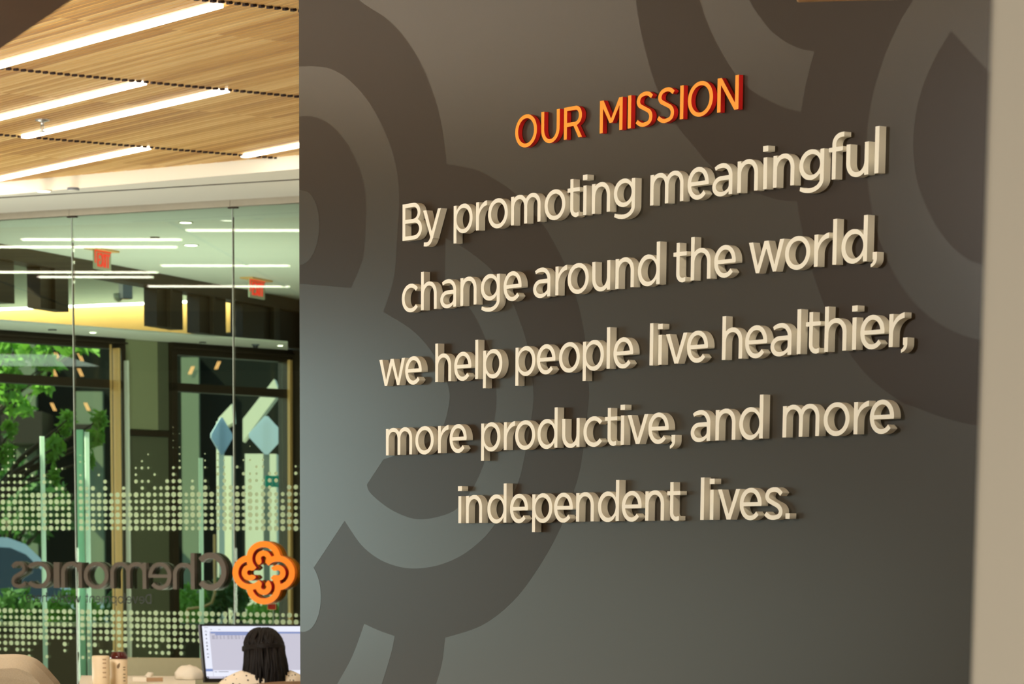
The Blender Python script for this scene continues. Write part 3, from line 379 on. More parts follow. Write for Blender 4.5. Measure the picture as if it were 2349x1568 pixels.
slit1 = px_line([(600, 170), (650, 158), (688, 153), (721, 152), (762, 159), (802, 184), (843, 229), (876, 286), (900, 347), (913, 408), (916, 469), (911, 551), (904, 637), (880, 715)]) + \
    px_line([(806, 660), (832, 596), (838, 545), (840, 498), (840, 461), (833, 412), (815, 363), (786, 314), (753, 282), (717, 267), (686, 267), (640, 275), (600, 290)])
slit2 = px_line([(1022, 545), (1064, 568), (1104, 597), (1131, 623), (1170, 680), (1195, 741), (1212, 800), (1223, 884), (1222, 941), (1203, 1051), (1187, 1112), (1160, 1165), (1132, 1207), (1106, 1237), (1063, 1271), (1012, 1294), (961, 1303), (919, 1300), (872, 1283), (829, 1249), (791, 1194)]) + \
    px_line([(842, 1111), (850, 1130), (885, 1160), (919, 1179), (957, 1190), (1004, 1185), (1051, 1164), (1090, 1110), (1118, 1040), (1135, 961), (1139, 900), (1128, 820), (1100, 745), (1065, 690), (1021, 650)])
star = [(560, 640), (806, 660), (880, 715)] + px_line([(880, 715), (950, 760), (1000, 820), (1030, 890), (1028, 940), (1012, 985), (975, 1018), (925, 1038), (880, 1053)]) + [(842, 1111), (791, 1194), (719, 1303), (560, 1303)]
slit3 = px_line([(836, 1430), (872, 1446), (906, 1458)]) + px_line([(906, 1458), (897, 1500), (876, 1568), (850, 1640)]) + px_line([(735, 1640), (774, 1568), (808, 1505), (836, 1430)])
dark2 = px_line(C2([(130, -160), (145, 0), (165, 130), (200, 290), (265, 500), (375, 705), (450, 800), (560, 930), (700, 1040), (860, 1105), (970, 1135), (1060, 1143)])) + \
    px_line(C2([(1060, 1143), (1075, 1240), (1110, 1400), (1180, 1640), (1290, 1900), (1460, 2130), (1640, 2270), (1740, 2312), (1900, 2370), (2094, 2416), (2300, 2430)])) + [(2420, 980), (2420, -65)]
rslit = px_line(C2([(490, -120), (510, 0), (560, 150), (640, 310), (715, 425), (800, 510), (900, 570), (1000, 615), (1085, 635)])) + px_line(C2([(1085, 635), (1100, 530), (1130, 400), (1160, 290)])) + \
    px_line(C2([(1160, 290), (1090, 280), (1010, 245), (930, 190), (860, 110), (790, 0), (750, -120)]))
rband = px_line(C2([(1800, -130), (1720, 0), (1640, 130), (1560, 310), (1500, 500), (1470, 650), (1455, 800), (1460, 1000), (1475, 1130), (1500, 1250), (1545, 1410), (1640, 1600), (1780, 1770), (1950, 1880), (2130, 1930), (2400, 1940)])) + \
    px_line(C2([(2400, 1560), (2110, 1500), (2000, 1450), (1900, 1350), (1820, 1220), (1750, 1050), (1725, 900), (1720, 800), (1740, 620), (1790, 450), (1860, 300), (1935, 175)])) + \
    px_line(C2([(1935, 175), (2160, 420), (2400, 690)])) + [(2420, -65)]
XR = -3.6
def build_text_wall():
    mb = MB(); mb.box(XL, XR, YW, YW + 0.28, 0, 3.66)
    def lay(pts, off, mi, px=True):
        pp = wpts(pts) if px else pts
        me = fill_mesh('layer', [pp]); bm = bmesh.new(); bm.from_mesh(me)
        for co, no in (((XL + .0005, 0, 0), (-1, 0, 0)), ((XR, 0, 0), (1, 0, 0)), ((0, 3.655, 0), (0, 1, 0)), ((0, 0.0, 0), (0, -1, 0))):
            bmesh.ops.bisect_plane(bm, geom=bm.verts[:] + bm.edges[:] + bm.faces[:], plane_co=co, plane_no=no, clear_outer=True)
        for f in bm.faces:
            q = [Vector((v.co.x, YW - off, v.co.y)) for v in f.verts]
            n = (q[1] - q[0]).cross(q[2] - q[0])
            mb.face(q if n.y < 0 else q[::-1], mi)
        bm.free(); bpy.data.meshes.remove(me)
    lay(dark1, 0.00015, 1); lay(dark2, 0.0002, 1)
    for k, s in enumerate((slit1, slit2, star, slit3, rslit, rband)): lay(s, 0.0003 + k * .00003, 0)
    lay(circ_px(-8.684, 2.514, .103), .0005, 0, False); lay(circ_px(-8.677, 1.477, .102), .00053, 0, False)
    pass
    return struct(mb.build('wall_mission', [M['wall_paint'], M['mural_paint']]))
build_text_wall()

# --- pale wall end close to the camera, on the right
def build_near_wall():
    a, b = P(2281, 0, 3.0), P(2222, 1568, 3.0)
    rd = LEVEL @ Vector((1, 0, 0)); fd = LEVEL @ Vector((0, 1, 0))
    mid = (a + b) / 2; o = Vector((mid.x, mid.y, 0))
    mb = MB(); q = [o, o + rd * 1.1 - fd * .25, o + rd * 1.2 + fd * .3, o + rd * .06 + fd * .4]
    mb.hexa([(p.x, p.y, 0) for p in q], [(p.x, p.y, 3.66) for p in q])
    return struct(mb.build('wall_right', M['beige_paint'], bevel=.004))
build_near_wall()

# --- lobby shell outside the frame
mb = MB(); mb.box(-24, 4, -8, 9.0, -0.1, 0); struct(mb.build('floor', M['floor_stone']))
mb = MB(); mb.box(-24, 4, -8.2, -8, 0, 3.7); struct(mb.build('wall_back', M['beige_paint']))
mb = MB(); mb.box(4, 4.2, -8, 5.3, 0, 3.7); mb.box(XR, 4, 5.02, 5.3, 0, 3.66); struct(mb.build('wall_side', M['beige_paint']))
mb = MB(); mb.box(-24.2, -24, -8, 5, 0, 3.7)
gl = GP.hit(-70, 900); mb.slab([(-24, 5), (gl.x, gl.y), (gl.x - .1, gl.y + .15), (-24.15, 5.15)], 0, 3.7)
struct(mb.build('wall_left', M['olive_dark']))
# street window of the lobby (frame round the daylight and the added low sheen light)
mb = MB()
for y in (-3.4, -1.6, .2): mb.box(-15.86, -15.76, y - .04, y + .04, .3, 1.9)
for z in (.3, 1.86): mb.box(-15.86, -15.76, -3.45, .25, z, z + .05)
for y in (.55, 1.9, 3.25): mb.box(-15.86, -15.76, y - .04, y + .04, 0.95, 2.8)
for z in (.95, 2.74): mb.box(-15.86, -15.76, .5, 3.3, z, z + .06)
mb.box(-15.9, -15.78, .5, 3.3, 0, .95)
struct(mb.build('window_3', M['bronze_frame']))

# --- wood slat ceiling
e0, e1 = hit_z(0, 418, ZW), hit_z(690, 355, ZW)
ed = Vector((e1.x - e0.x, e1.y - e0.y, 0)).normalized()
JX = [-1.35 - 2.08 * k for k in range(0, 12)]       # butt joints between slat lengths
JX = [-13.83 + 2.08 * k for k in range(-4, 7)]
def build_ceiling():
    mb = MB(); y = 0.4 - (0.4 % PITCH_S)
    while y < 10.6:
        xe = e0.x + (y - e0.y) * ed.x / ed.y
        x0 = max(-21.5, xe + .02 * math.sin(y * 40)); x1 = -7.0 if y < 4.98 else XL + .6 if y > 5.31 else XL - .01
        if y > 5.31: x1 = -8.2
        if x1 - x0 > .1:
            cuts = [x0] + [j for j in JX if x0 + .05 < j < x1 - .05] + [x1]
            for a, b in zip(cuts[:-1], cuts[1:]):
                mb.box(a + .004, b - .004, y + .0035, y + PITCH_S - .0035, ZW, ZW + .032)
            for j in cuts[1:-1]:
                if j < -9: mb.box(j - .011, j + .011, y + .026, y + PITCH_S + .008, ZW - .0085, ZW + .004, 1)
        y += PITCH_S
    # boards behind the slats, and the plain timber field over the camera side
    mb.box(-21.5, 4, -8, 5.0, ZW + .033, ZW + .06, 2)
    mb.box(-7.0, 4, 0.4, 5.0, ZW, ZW + .033, 2); mb.box(-21.5, 4, -8, 0.4, ZW, ZW + .033, 2)
    y0, y1 = 5.0, 10.6
    xe = lambda y: max(-21.5, e0.x + (y - e0.y) * ed.x / ed.y)
    pts = [(-21.5, 5.0), (-3.6, 5.0), (-3.6, 5.32), (-8.1, 5.32), (-8.1, 10.6), (xe(10.6) + .06, 10.6), (xe(7.25) + .06, 7.25)]
    mb.slab(pts, ZW + .033, ZW + .06, 2)
    mb.slab([(-24.2, -8.1), (4.1, -8.1), (4.1, 5.3), (-7.8, 5.3), (-7.8, 10.6), (-16.3, 10.1), (-19.15, 8.75), (-24.2, 5.2)], 3.83, 3.9, 2)
    return struct(mb.build('ceiling', [M['slat_wood'], M['dark_void'], M['soffit_wood']]))
build_ceiling()

# --- white ceiling between slats and glass, and on beyond the glass
def build_white_ceiling():
    mb = MB()
    a0 = e0 - ed * 3.2; a1 = e1 + ed * 8.0
    g0 = GP.pt(-1.6, 0); g1 = GP.pt(8.5, 0)
    mb.slab([(a0.x, a0.y), (a1.x, a1.y), (g1.x, g1.y), (g0.x, g0.y)], ZS, ZS + .12)
    return struct(mb.build('ceiling_soffit', M['white_paint']))
build_white_ceiling()
# shadow gap in it
s0, s1 = hit_z(-40, 455.4, ZS), hit_z(690, 410.5, ZS)
sd = Vector((s1.x - s0.x, s1.y - s0.y, 0)).normalized(); sn = Vector((-sd.y, sd.x, 0)) * .009
mb = MB(); mb.slab([tuple((s0 - sn)[:2]), tuple((s1 - sn)[:2]), tuple((s1 + sn)[:2]), tuple((s0 + sn)[:2])], ZS - .003, ZS + .01)
struct(mb.build('trim_1', M['bronze_frame']))

# --- facade behind the glass
f0, f1 = hit_z(0, 560, ZS), hit_z(685, 688, ZS)
FA = VPlane(f0, (f1 - f0))
LEN = (f1 - f0).length
def ceiling_vestibule():
    a = f0 - FA.d * 1.4; b = f1 + FA.d * 3; g0 = GP.pt(-1.45, 0, .02); g1 = GP.pt(9, 0, .02)
    mb = MB(); mb.slab([(g0.x, g0.y), (g1.x, g1.y), (b.x, b.y), (a.x, a.y)], ZS, ZS + .12)
    return struct(mb.build('ceiling_vestibule', M['white_paint']))
ceiling_vestibule()
zb0 = FA.hit(100, 612).z
mb = MB(); mb.pbox(FA, -1.4, LEN + 3, -.03, .12, zb0, ZS - .002); struct(mb.build('trim_2', M['bronze_frame']))
for i, (a, b) in enumerate(((-60, 33), (93, 157), (359, 419), (457, 518), (556, 720))):
    mb = MB(); xa, xb = FA.sz(a, 660)[0], FA.sz(b, 660)[0]
    zc = 3.235
    mb.pbox(FA, xa, xb, .0, .10, zc, zb0 - .001)
    w = xb - xa; mb.pbox(FA, xa + w * .38, xa + w * .46, -.03, .0, zc, zb0 - .001)
    struct(mb.build('facade_column', M['bronze_frame']))
# made-up oak bulkhead and light strip standing in for reflections between the columns
FB = VPlane(P(250, 704, 30.0), G_DIR)
zl = FB.hit(250, 703).z
mb = MB(); xa, xb = FB.sz(-60, 720)[0], FB.sz(720, 720)[0]
mb.pbox(FB, xa, xb, 0, .1, 3.52, zl); struct(mb.build('oak_reflection', M['oak_panel']))
mb = MB(); mb.pbox(FB, xa, xb, .05, .15, zl, zl + 1.2); struct(mb.build('wall_upper', M['grey_paint']))
mb = MB(); q = [FA.pt(-1.4, 0, .2), FA.pt(LEN + 3, 0, .2), FB.pt(xb + 2, 0, 1), FB.pt(xa - 6, 0, 1)]
mb.slab([tuple(p[:2]) for p in q], zl + .95, zl + 1.15); struct(mb.build('sun_block_roof', M['grey_paint']))  # unseen roof added to keep the sun off the wall behind the columns
strip = MB(); strip.pbox(FB, xa, xb, -.05, -.012, zl + .004, zl + .019)
tag(strip.build('strip_reflection', M['led_white']), 'long white strip imitating a reflected light line above the oak panel behind dark columns', 'light')
light('strip_reflection_lamp', 'AREA', FB.pt((xa + xb) / 2, zl - .02, -.10), 6, (1.0, .86, .62), target=FB.pt((xa + xb) / 2, zl - 1.0, .10), size=xb - xa, size_y=.06)  # added lamp lighting the made-up oak panel

# light shelf below the columns
ZB = 3.22
n0, n1 = hit_z(-60, 731.5, ZB), hit_z(660, 786, ZB); r0, r1 = hit_z(-60, 753, ZB), hit_z(660, 804, ZB)
mb = MB(); mb.slab([tuple(n0[:2]), tuple(n1[:2]), tuple(r1[:2]), tuple(r0[:2])], ZB, ZB + .012); struct(mb.build('soffit_vestibule', M['white_paint']))
FL = VPlane(r0, (r1 - r0))
A = lambda u, v: FL.sz(u, v)[0]
Zf = lambda u, v: FL.sz(u, v)[1]
# windows in the lower facade
def window(name, ua, ub, transom, head):
    w = empty(name, FL.pt(A((ua + ub) / 2, 1000), 0)); struct(w)
    xa, xb = A(ua, 900), A(ub, 900); zt = Zf((ua + ub) / 2, transom)
    mb = MB(); hb = Zf((ua + ub) / 2, head)
    mb.pbox(FL, xa, xb, -.06, .06, hb, ZB - .002)
    mb.pbox(FL, xa, xb, -.09, -.06, hb + (ZB - hb) * .45, hb + (ZB - hb) * .62)
    mb.pbox(FL, xa, xb, -.06, .06, zt - .03, zt + .03)
    mb.pbox(FL, xa, xa + .05, -.06, .06, 0, hb); mb.pbox(FL, xb - .04, xb, -.06, .06, 0, hb)
    mb.build('window_frame', M['bronze_frame'], w)
    mb = MB(); mb.pbox(FL, xa + .05, xb - .04, .012, .024, .02, hb); mb.build('pane', M['window_glass'], w)
    return w
w1 = window('window_1', -70, 277, 873, 790)
mb = MB(); mb.pbox(FL, A(247, 900), A(247, 900) + .012, -.132, -.061, 0, Zf(255, 800)); mb.pbox(FL, A(240, 900), A(240, 900) + .008, -.075, -.061, 0, Zf(240, 790))
mb.build('copper_jamb', M['copper_jamb'], w1)
w2 = window('window_2', 384, 659, 895, 822)
mb = MB(); mb.pbox(FL, A(647, 900), A(647, 900) + .012, -.088, -.061, 0, Zf(650, 826)); mb.pbox(FL, A(655.5, 900), A(655.5, 900) + .006, -.07, -.061, 0, Zf(650, 826)); mb.build('copper_jamb', M['copper_jamb'], w2)
mb = MB(); mb.pbox(FL, A(660, 900), A(760, 900), -.2, .1, 0, ZB + .5); struct(mb.build('wall_end', M['bronze_frame']))
mb = MB(); mb.pbox(FL, A(278, 900), A(358, 900), -.02, .08, Zf(320, 985), ZB - .002); mb.pbox(FL, A(358, 900), A(383, 900), -.02, .14, Zf(320, 985), ZB - .002, 1)
mb.pbox(FL, A(278, 900), A(383, 900), -.03, .08, Zf(320, 999), Zf(320, 986), 2)
mb.pbox(FL, A(278, 900), A(383, 900), -.01, .08, 0, Zf(320, 1000), 1)
struct(mb.build('wall_panel', [M['olive_panel'], M['olive_dark'], M['bronze_frame']]))
mb = MB(); mb.pbox(FL, A(272.5, 900), A(272.5, 900) + .012, -.105, -.062, 0, Zf(280, 828)); struct(mb.build('trim_3', M['white_paint']))
# vestibule and street ground
mb = MB(); mb.slab([tuple(GP.pt(-1.5, 0)[:2]), tuple(GP.pt(9, 0)[:2]), tuple((r1 + FL.d * 3)[:2]), tuple((r0 - FL.d * 1.5)[:2])], -.1, -.001); struct(mb.build('floor_vestibule', M['floor_stone']))

# dark core walls closing the lobby behind the text wall and the street lobby at its far end
c0_ = GP.pt(GP.sz(830, 900)[0] + .02, 0); c1_ = r1 + FL.d * 2.6
mb = MB(); mb.slab([tuple(c0_[:2]), tuple(c1_[:2]), (c1_.x + .2, c1_.y + .1), (c0_.x + .2, c0_.y + .1)], 0, ZS - .002); struct(mb.build('wall_core', M['bronze_frame']))
mb = MB(); mb.slab([(-8.0, 5.31), (-7.8, 5.31), (-7.8, c0_.y), (-8.0, c0_.y)], 0, ZW - .002); mb.slab([(-8.0, c0_.y), (-7.8, c0_.y + .2), (c0_.x, c0_.y + .2), (c0_.x, c0_.y)], 0, ZW - .002); struct(mb.build('wall_behind', M['beige_paint']))

# ================================================================== THINGS
ORD = ['first', 'second', 'third', 'fourth', 'fifth', 'sixth', 'seventh', 'eighth', 'ninth', 'tenth', 'eleventh']
XH = 0.0713
# ------------------------------------------------------------------ raised letters on the text wall
LINES = [
    (2.4330, 'By promoting meaningful', [-8.1023, -7.9974, -7.8446, -7.7358, -7.678, -7.5692, -7.4147, -7.3115, -7.2416, -7.2038, -7.1091, -6.9551, -6.8024, -6.7032, -6.6052, -6.5059, -6.4685, -6.3713, -6.2639, -6.2011, -6.1008]),
    (2.2447, 'change around the world,', [-8.1047, -8.0064, -7.909, -7.8096, -7.7099, -7.6019, -7.4633, -7.3621, -7.307, -7.1986, -7.0976, -7.0024, -6.855, -6.7838, -6.6905, -6.5554, -6.4176, -6.3095, -6.2424, -6.2111, -6.1054]),
    (2.0528, 'we help people live healthier,', [-8.2218, -8.0864, -7.9327, -7.8386, -7.735, -7.697, -7.5425, -7.4432, -7.3425, -7.2354, -7.1308, -7.1019, -6.9475, -6.9115, -6.8802, -6.7937, -6.653, -6.5631, -6.465, -6.3659, -6.3336, -6.2645, -6.1643, -6.1358, -6.035, -5.9919]),
    (1.8656, 'more productive, and more', [-8.1862, -8.0328, -7.9173, -7.8593, -7.7037, -7.5947, -7.5413, -7.4373, -7.3247, -7.229, -7.1351, -7.0656, -7.0366, -6.9483, -6.8574, -6.7727, -6.6733, -6.5795, -6.4127, -6.2605, -6.1513, -6.0945]),
    (1.6790, 'independent lives.', [-7.8135, -7.7759, -7.6715, -7.5628, -7.4582, -7.3577, -7.2578, -7.1609, -7.0566, -6.9565, -6.8651, -6.728, -6.6898, -6.6586, -6.5717, -6.4749, -6.3946])]
LNAME = ['top cream line', 'second cream line', 'third cream line', 'fourth cream line', 'bottom cream line']
LET = {}
def letter_mesh(ch, size, depth, key):
    k = (ch, key)
    if k not in LET:
        me = fill_mesh('letter', loops_of(ch, size), depth / 2)
        me.transform(Matrix.Rotation(math.pi / 2, 4, 'X'))
        me.transform(Matrix.Translation((0, depth / 2, 0)))   # local front face at y = 0, back at y = depth
        LET[k] = me
    return LET[k]
for (z, text, xs), ln in zip(LINES, LNAME):
    i = 0; words = text.split(' ')
    for wi, w in enumerate(words):
        core = w.strip(',.')
        wname = '"%s"' % core
        if text.startswith('more') and core == 'more': wname = ('first' if wi == 0 else 'last') + ' word "more"'
        for k, ch in enumerate(w):
            me = letter_mesh(ch, XH, DEP, 'cream')
            if not me.materials: me.materials.append(M['cream_letter'])
            nm = 'comma' if ch == ',' else 'full_stop' if ch == '.' else 'letter'
            o = bpy.data.objects.new(nm, me); COL.objects.link(o); o.location = (xs[i], YF, z)
            if ch == ',': lab = 'cream raised comma after the word %s on the %s' % (wname, ln)
            elif ch == '.': lab = 'cream raised full stop after %s at the end of the text' % wname
            else: lab = 'cream raised letter %s, %s letter of %s, %s' % (ch, ORD[k], wname, ln)
            tag(o, lab, 'punctuation mark' if ch in ',.' else 'letter', 'cream raised letters on the dark wall')
            i += 1
YT = YW - 0.0125
TX = [-7.5635, -7.4439, -7.3414, -7.1839, -7.064, -7.0296, -6.9407, -6.848, -6.8164, -6.6992]
i = 0
for w in ('OUR', 'MISSION'):
    for k, ch in enumerate(w):
        me = letter_mesh(ch, 0.0778, TD, 'title')
        if not me.materials:
            me.materials.append(M['red_return'])
        o = bpy.data.objects.new('letter', me); COL.objects.link(o); o.location = (TX[i], YT, 2.6250)
        tag(o, 'orange faced letter %s with red sides, %s letter of "%s" in the heading' % (ch, ORD[k], w), 'letter', 'orange heading letters on the dark wall')
        fm = LET.get((ch, 'face'))
        if fm is None:
            fm = fill_mesh('letter_face', loops_of(ch, 0.0778), 0.0); fm.transform(Matrix.Rotation(math.pi / 2, 4, 'X')); fm.materials.append(M['orange_face']); LET[(ch, 'face')] = fm
        f = bpy.data.objects.new('letter_face', fm); COL.objects.link(f); f.parent = o; f.location = (0, -0.0003, 0)
        f['label'] = 'orange front face'
        i += 1

# ------------------------------------------------------------------ linear lights in the slat ceiling
def bar_mesh(L, w, h):
    mb = MB(); n = 8; pts = []
    for s, x in ((1, L - w / 2), (-1, w / 2)):
        for k in range(n + 1):
            a = -math.pi / 2 + math.pi * k / n
            pts.append((x + s * math.cos(a) * w / 2, s * math.sin(a) * w / 2))
    mb.slab(pts, 0, h); return mb
def linear_light(x0, y, L, label):
    r = empty('linear_ceiling_light', (x0, y, ZW), label, 'light', 'recessed linear lights in the slat ceiling')
    d = bar_mesh(L, .046, .014).build('diffuser', M['lamp_white']); d.parent = r; d.location = (0, 0, -.011)
    h = bar_mesh(L + .012, .064, .03).build('housing', M['white_paint']); h.parent = r; h.location = (-.006, 0, .0035)
J = 2.08
linear_light(-13.83, 6.475, 2.02, 'topmost linear light on the slat ceiling, ending at the first joint row')
linear_light(-17.98, 7.205, 4.14, 'linear light above the sprinkler, cut off by the left frame edge')
linear_light(-15.91, 7.615, 2.08, 'full length linear light on the slat ceiling, just right of and below the sprinkler')
linear_light(-17.99, 8.305, 2.08, 'lowest linear light at left, close to the jagged edge of the slat ceiling')
linear_light(-15.94, 8.87, 2.08, 'linear light disappearing behind the dark text wall at the slat ceiling edge')

for k, y in enumerate((3.7, 3.0, 2.3, 1.6)): linear_light(-13.83, y, 4.1, 'added linear ceiling light before the dark text wall, out of the frame, %s from it' % ORD[k])  # unseen lights added for the warm sheen on the text wall
# more of the same lights left of the frame: the glass wall mirrors them as thin white lines
def mirror_in_glass(p):
    return p - GP.n * (2 * (p - GP.p).dot(GP.n))
for u0, u1, v, lab in ((50, 415, 549, 'second'), (-60, 405, 566, 'third'), (370, 663, 609, 'fourth'), (-60, 360, 624, 'fifth'), (88, 350, 635, 'sixth'), (340, 663, 656.5, 'lowest')):
    a, b = mirror_in_glass(hit_z(u0, v, ZW - .005)), mirror_in_glass(hit_z(u1, v, ZW - .005))
    linear_light(min(a.x, b.x), (a.y + b.y) / 2, abs(b.x - a.x), 'linear light mirrored in the glass as the %s thin white line from the top' % lab)

# sprinkler head
sp = hit_z(97, 274, ZW)
r = empty('sprinkler_head', (sp.x, sp.y, ZW), 'small chrome sprinkler head hanging from the slat ceiling between two linear lights', 'sprinkler')
mb = MB(); mb.lathe((0, 0, 0), [(.034, .002), (.034, -.006), (.012, -.012)], 20); o = mb.build('escutcheon', M['aluminium']); o.parent = r
mb = MB(); mb.tube([(0, 0, -.006), (0, 0, -.03)], .009); mb.tube([(-.012, 0, -.02), (-.016, 0, -.04), (0, 0, -.052)], .003, 6); mb.tube([(.012, 0, -.02), (.016, 0, -.04), (0, 0, -.052)], .003, 6); o = mb.build('frame_arms', M['aluminium']); o.parent = r
mb = MB(); mb.lathe((0, 0, 0), [(.004, -.05), (.018, -.054), (.018, -.057), (.003, -.058)], 16); o = mb.build('deflector', M['aluminium']); o.parent = r

# ceiling downlights and small ceiling devices
def downlight(u, v, z, rad, label, cat='light', group='round recessed downlights', strength=True):
    c = hit_z(u, v, z)
    r = empty('downlight', (c.x, c.y, z), label, cat, group)
    mb = MB(); mb.lathe((0, 0, 0), [(rad * 1.25, .004), (rad * 1.25, -.004), (rad, -.006), (rad, .004)], 32); o = mb.build('trim_ring', M['white_paint']); o.parent = r
    mb = MB(); mb.lathe((0, 0, 0), [(rad, -.001), (rad, -.0045), (rad * .5, -.006)], 32); o = mb.build('lens', M['lamp_white']); o.parent = r
downlight(100, 437, ZS, .037, 'round downlight in the white ceiling strip between slats and glass wall')
downlight(426, 509, ZS, .036, 'upper round downlight behind the glass, right of the left exit sign')
downlight(438, 561, ZS, .042, 'lower round downlight behind the glass, right of the left exit sign')
downlight(213, 761, ZB, .028, 'round downlight in the narrow light shelf, above the left window')
downlight(643, 791, ZB, .026, 'round downlight in the narrow light shelf, beside the dome camera')
def disc(name, u, v, z, rad, m, label, cat):
    c = hit_z(u, v, z)
    r = empty(name, (c.x, c.y, z), label, cat)
    mb = MB(); mb.lathe((0, 0, 0), [(rad, .004), (rad, -.008), (rad * .92, -.010)], 28); o = mb.build('ring', M[m]); o.parent = r
    mb = MB(); mb.lathe((0, 0, 0), [(rad * .9, -.006), (rad * .9, -.0105), (rad * .3, -.0115)], 28); o = mb.build('cover', M['white_paint']); o.parent = r
disc('smoke_detector', 168, 432, ZS, .033, 'plastic_grey', 'flat round smoke detector in the white ceiling strip, right of the lone downlight', 'smoke detector')
disc('ceiling_speaker', 355, 543.5, ZS, .03, 'plastic_black', 'dark round ceiling disc between the exit sign and the downlights behind the glass', 'ceiling speaker')
disc('ceiling_speaker', 120, 755, ZB, .03, 'plastic_black', 'dark round disc in the light shelf above the left window', 'ceiling speaker')
disc('ceiling_speaker', 465, 784, ZB, .026, 'plastic_black', 'dark round disc in the light shelf above the right window', 'ceiling speaker')
c = hit_z(586, 789, ZB)
r = empty('dome_camera', c, 'black dome security camera under the light shelf above the right window', 'security camera')
mb = MB(); mb.lathe((0, 0, 0), [(.03, .0), (.03, -.008), (.02, -.01)], 24); o = mb.build('mount', M['plastic_grey']); o.parent = r
mb = MB(); mb.lathe((0, 0, 0), [(.021, -.008), (.021, -.016), (.017, -.026), (.009, -.032), (.001, -.034)], 24); o = mb.build('dome', M['plastic_black']); o.parent = r
# box and dome standing in for a blurred reflection in the wide clerestory opening
c = P(285, 655, 29.0)
r = empty('reflection_unit', c, 'grey box with a pale dome, imitating a blurred reflection in the wide clerestory opening', 'security camera')
mb = MB(); mb.box(-.02, .07, -.045, .045, -.11, .02); o = mb.build('housing', M['plastic_grey'], bevel=.01); o.parent = r
mb = MB(); mb.lathe((-.05, -.03, -.09), [(.04, .03), (.045, 0), (.035, -.02), (.015, -.035), (.001, -.04)], 24); o = mb.build('dome', M['exit_panel']); o.parent = r
mb = MB(); mb.tube([(.04, 0, 0), (.04, 0, FB.hit(285, 600).z - c.z + .4)], .012); o = mb.build('stem', M['plastic_grey']); o.parent = r

# ------------------------------------------------------------------ exit signs
def exit_sign(u0, u1, vt, vb, vm, label):
    a = hit_z((u0 + u1) / 2, vm, ZS)
    pl = VPlane(a, FA.d)
    xa, xb = pl.sz(u0, (vt + vb) / 2)[0], pl.sz(u1, (vt + vb) / 2)[0]; zt, zb = pl.hit((u0 + u1) / 2, vt).z, pl.hit((u0 + u1) / 2, vb).z
    ctr = (xa + xb) / 2; w = xb - xa; h = zt - zb
    r = empty('exit_sign', (a.x, a.y, ZS), label, 'exit sign', 'hanging exit signs')
    def add(mb, name, m):
        o = mb.build(name, m, r); return o
    mb = MB(); mb.pbox(pl, xa - w * .16, xb + w * .16, -.05, .05, ZS - .012, ZS - .001); add(mb, 'canopy', M['copper_jamb'])
    mb = MB(); mb.pbox(pl, ctr - .02, ctr + .02, -.012, .012, zt, ZS - .011); add(mb, 'bracket', M['aluminium'])
    mb = MB(); mb.pbox(pl, xa, xb, -.006, .006, zb, zt); add(mb, 'panel', M['exit_panel'])
    # EXIT in red on the camera face, wide and tall as in the photo
    adv = [0, .70, 1.50, 1.78]; tot = 2.48; sx = w * .74 / tot; sy = h * .70
    for ch, ax in zip('EXIT', adv):
        me = fill_mesh('exit_letter', loops_of(ch, sx * (1.0 if ch != 'I' else 1.1), sy), 0.003)
        for v in me.vertices:
            q = pl.pt(xa + w * .16 + ax * sx + v.co.x, zb + h * .14 + v.co.y, -.008 + v.co.z * -1); v.co = q
        me.materials.append(M['exit_red'])
        o = bpy.data.objects.new('exit_letter', me); COL.objects.link(o); o.parent = r; o.matrix_parent_inverse = r.matrix_basis.inverted()
    mb = MB(); mb.pbox(pl, xa, xb, -.0085, -.0062, zt - h * .10, zt); mb.pbox(pl, xa, xa + w * .07, -.0085, -.0062, zb + h * .3, zt - h * .1); add(mb, 'red_border', M['exit_red'])
exit_sign(215, 253, 574, 619, 571, 'lit red exit sign hanging behind the left glass joint')
exit_sign(571, 606, 641, 684, 639, 'lit red exit sign hanging behind the right glass joint, near the dark text wall')

# ------------------------------------------------------------------ glass partition
gz = GP.hit(340, 484).z
ga = lambda u, v=900: GP.sz(u, v)[0]
part = empty('glass_partition', GP.pt(0, 0), 'frameless glass wall with frosted dot bands and a steel head rail', 'glass wall')
ja, jb = ga(171), ga(537)
ends = [ga(-90), ja, jb, ga(830)]
DX, DZ = 0.0446, 0.0380
zu = GP.hit(340, 1211).z; zlw = GP.hit(340, 1405).z
def dots(x0, x1):
    rnd = random.Random(5); loops = []
    c0 = int(math.floor(ends[0] / DX)); c1 = int(math.ceil(ends[-1] / DX))
    for c in range(c0, c1):
        x = c * DX
        hu = rnd.choice([6, 7, 7, 8, 9, 9, 10, 11, 12, 13, 14, 15]); hl = rnd.choice([5, 6, 6, 7, 8, 9, 9, 10, 11, 13])
        lump = 1.2 * math.sin(c * .55) + math.sin(c * .23 + 1)
        hu = max(6, hu + int(lump * 1.5)); hl = max(5, hl + int(lump * 1.5))
        for sgn, z0, hh, full in ((1, zu, hu, 6), (-1, zlw, hl, 5)):
            for k in range(hh):
                r = .0150 if rnd.random() < .5 else .0115
                skip = rnd.random()
                if k >= full:
                    r *= max(.14, 1 - (k - full + 1) / (17 - full) * 1.25)
                    if skip < .28: continue
                z = z0 + sgn * k * DZ
                if x0 + r < x < x1 - r and z > .4:
                    loops.append([(x + 1.13 * r * math.cos(2 * math.pi * i / 18), z + r * math.sin(2 * math.pi * i / 18)) for i in range(18)])
    return loops
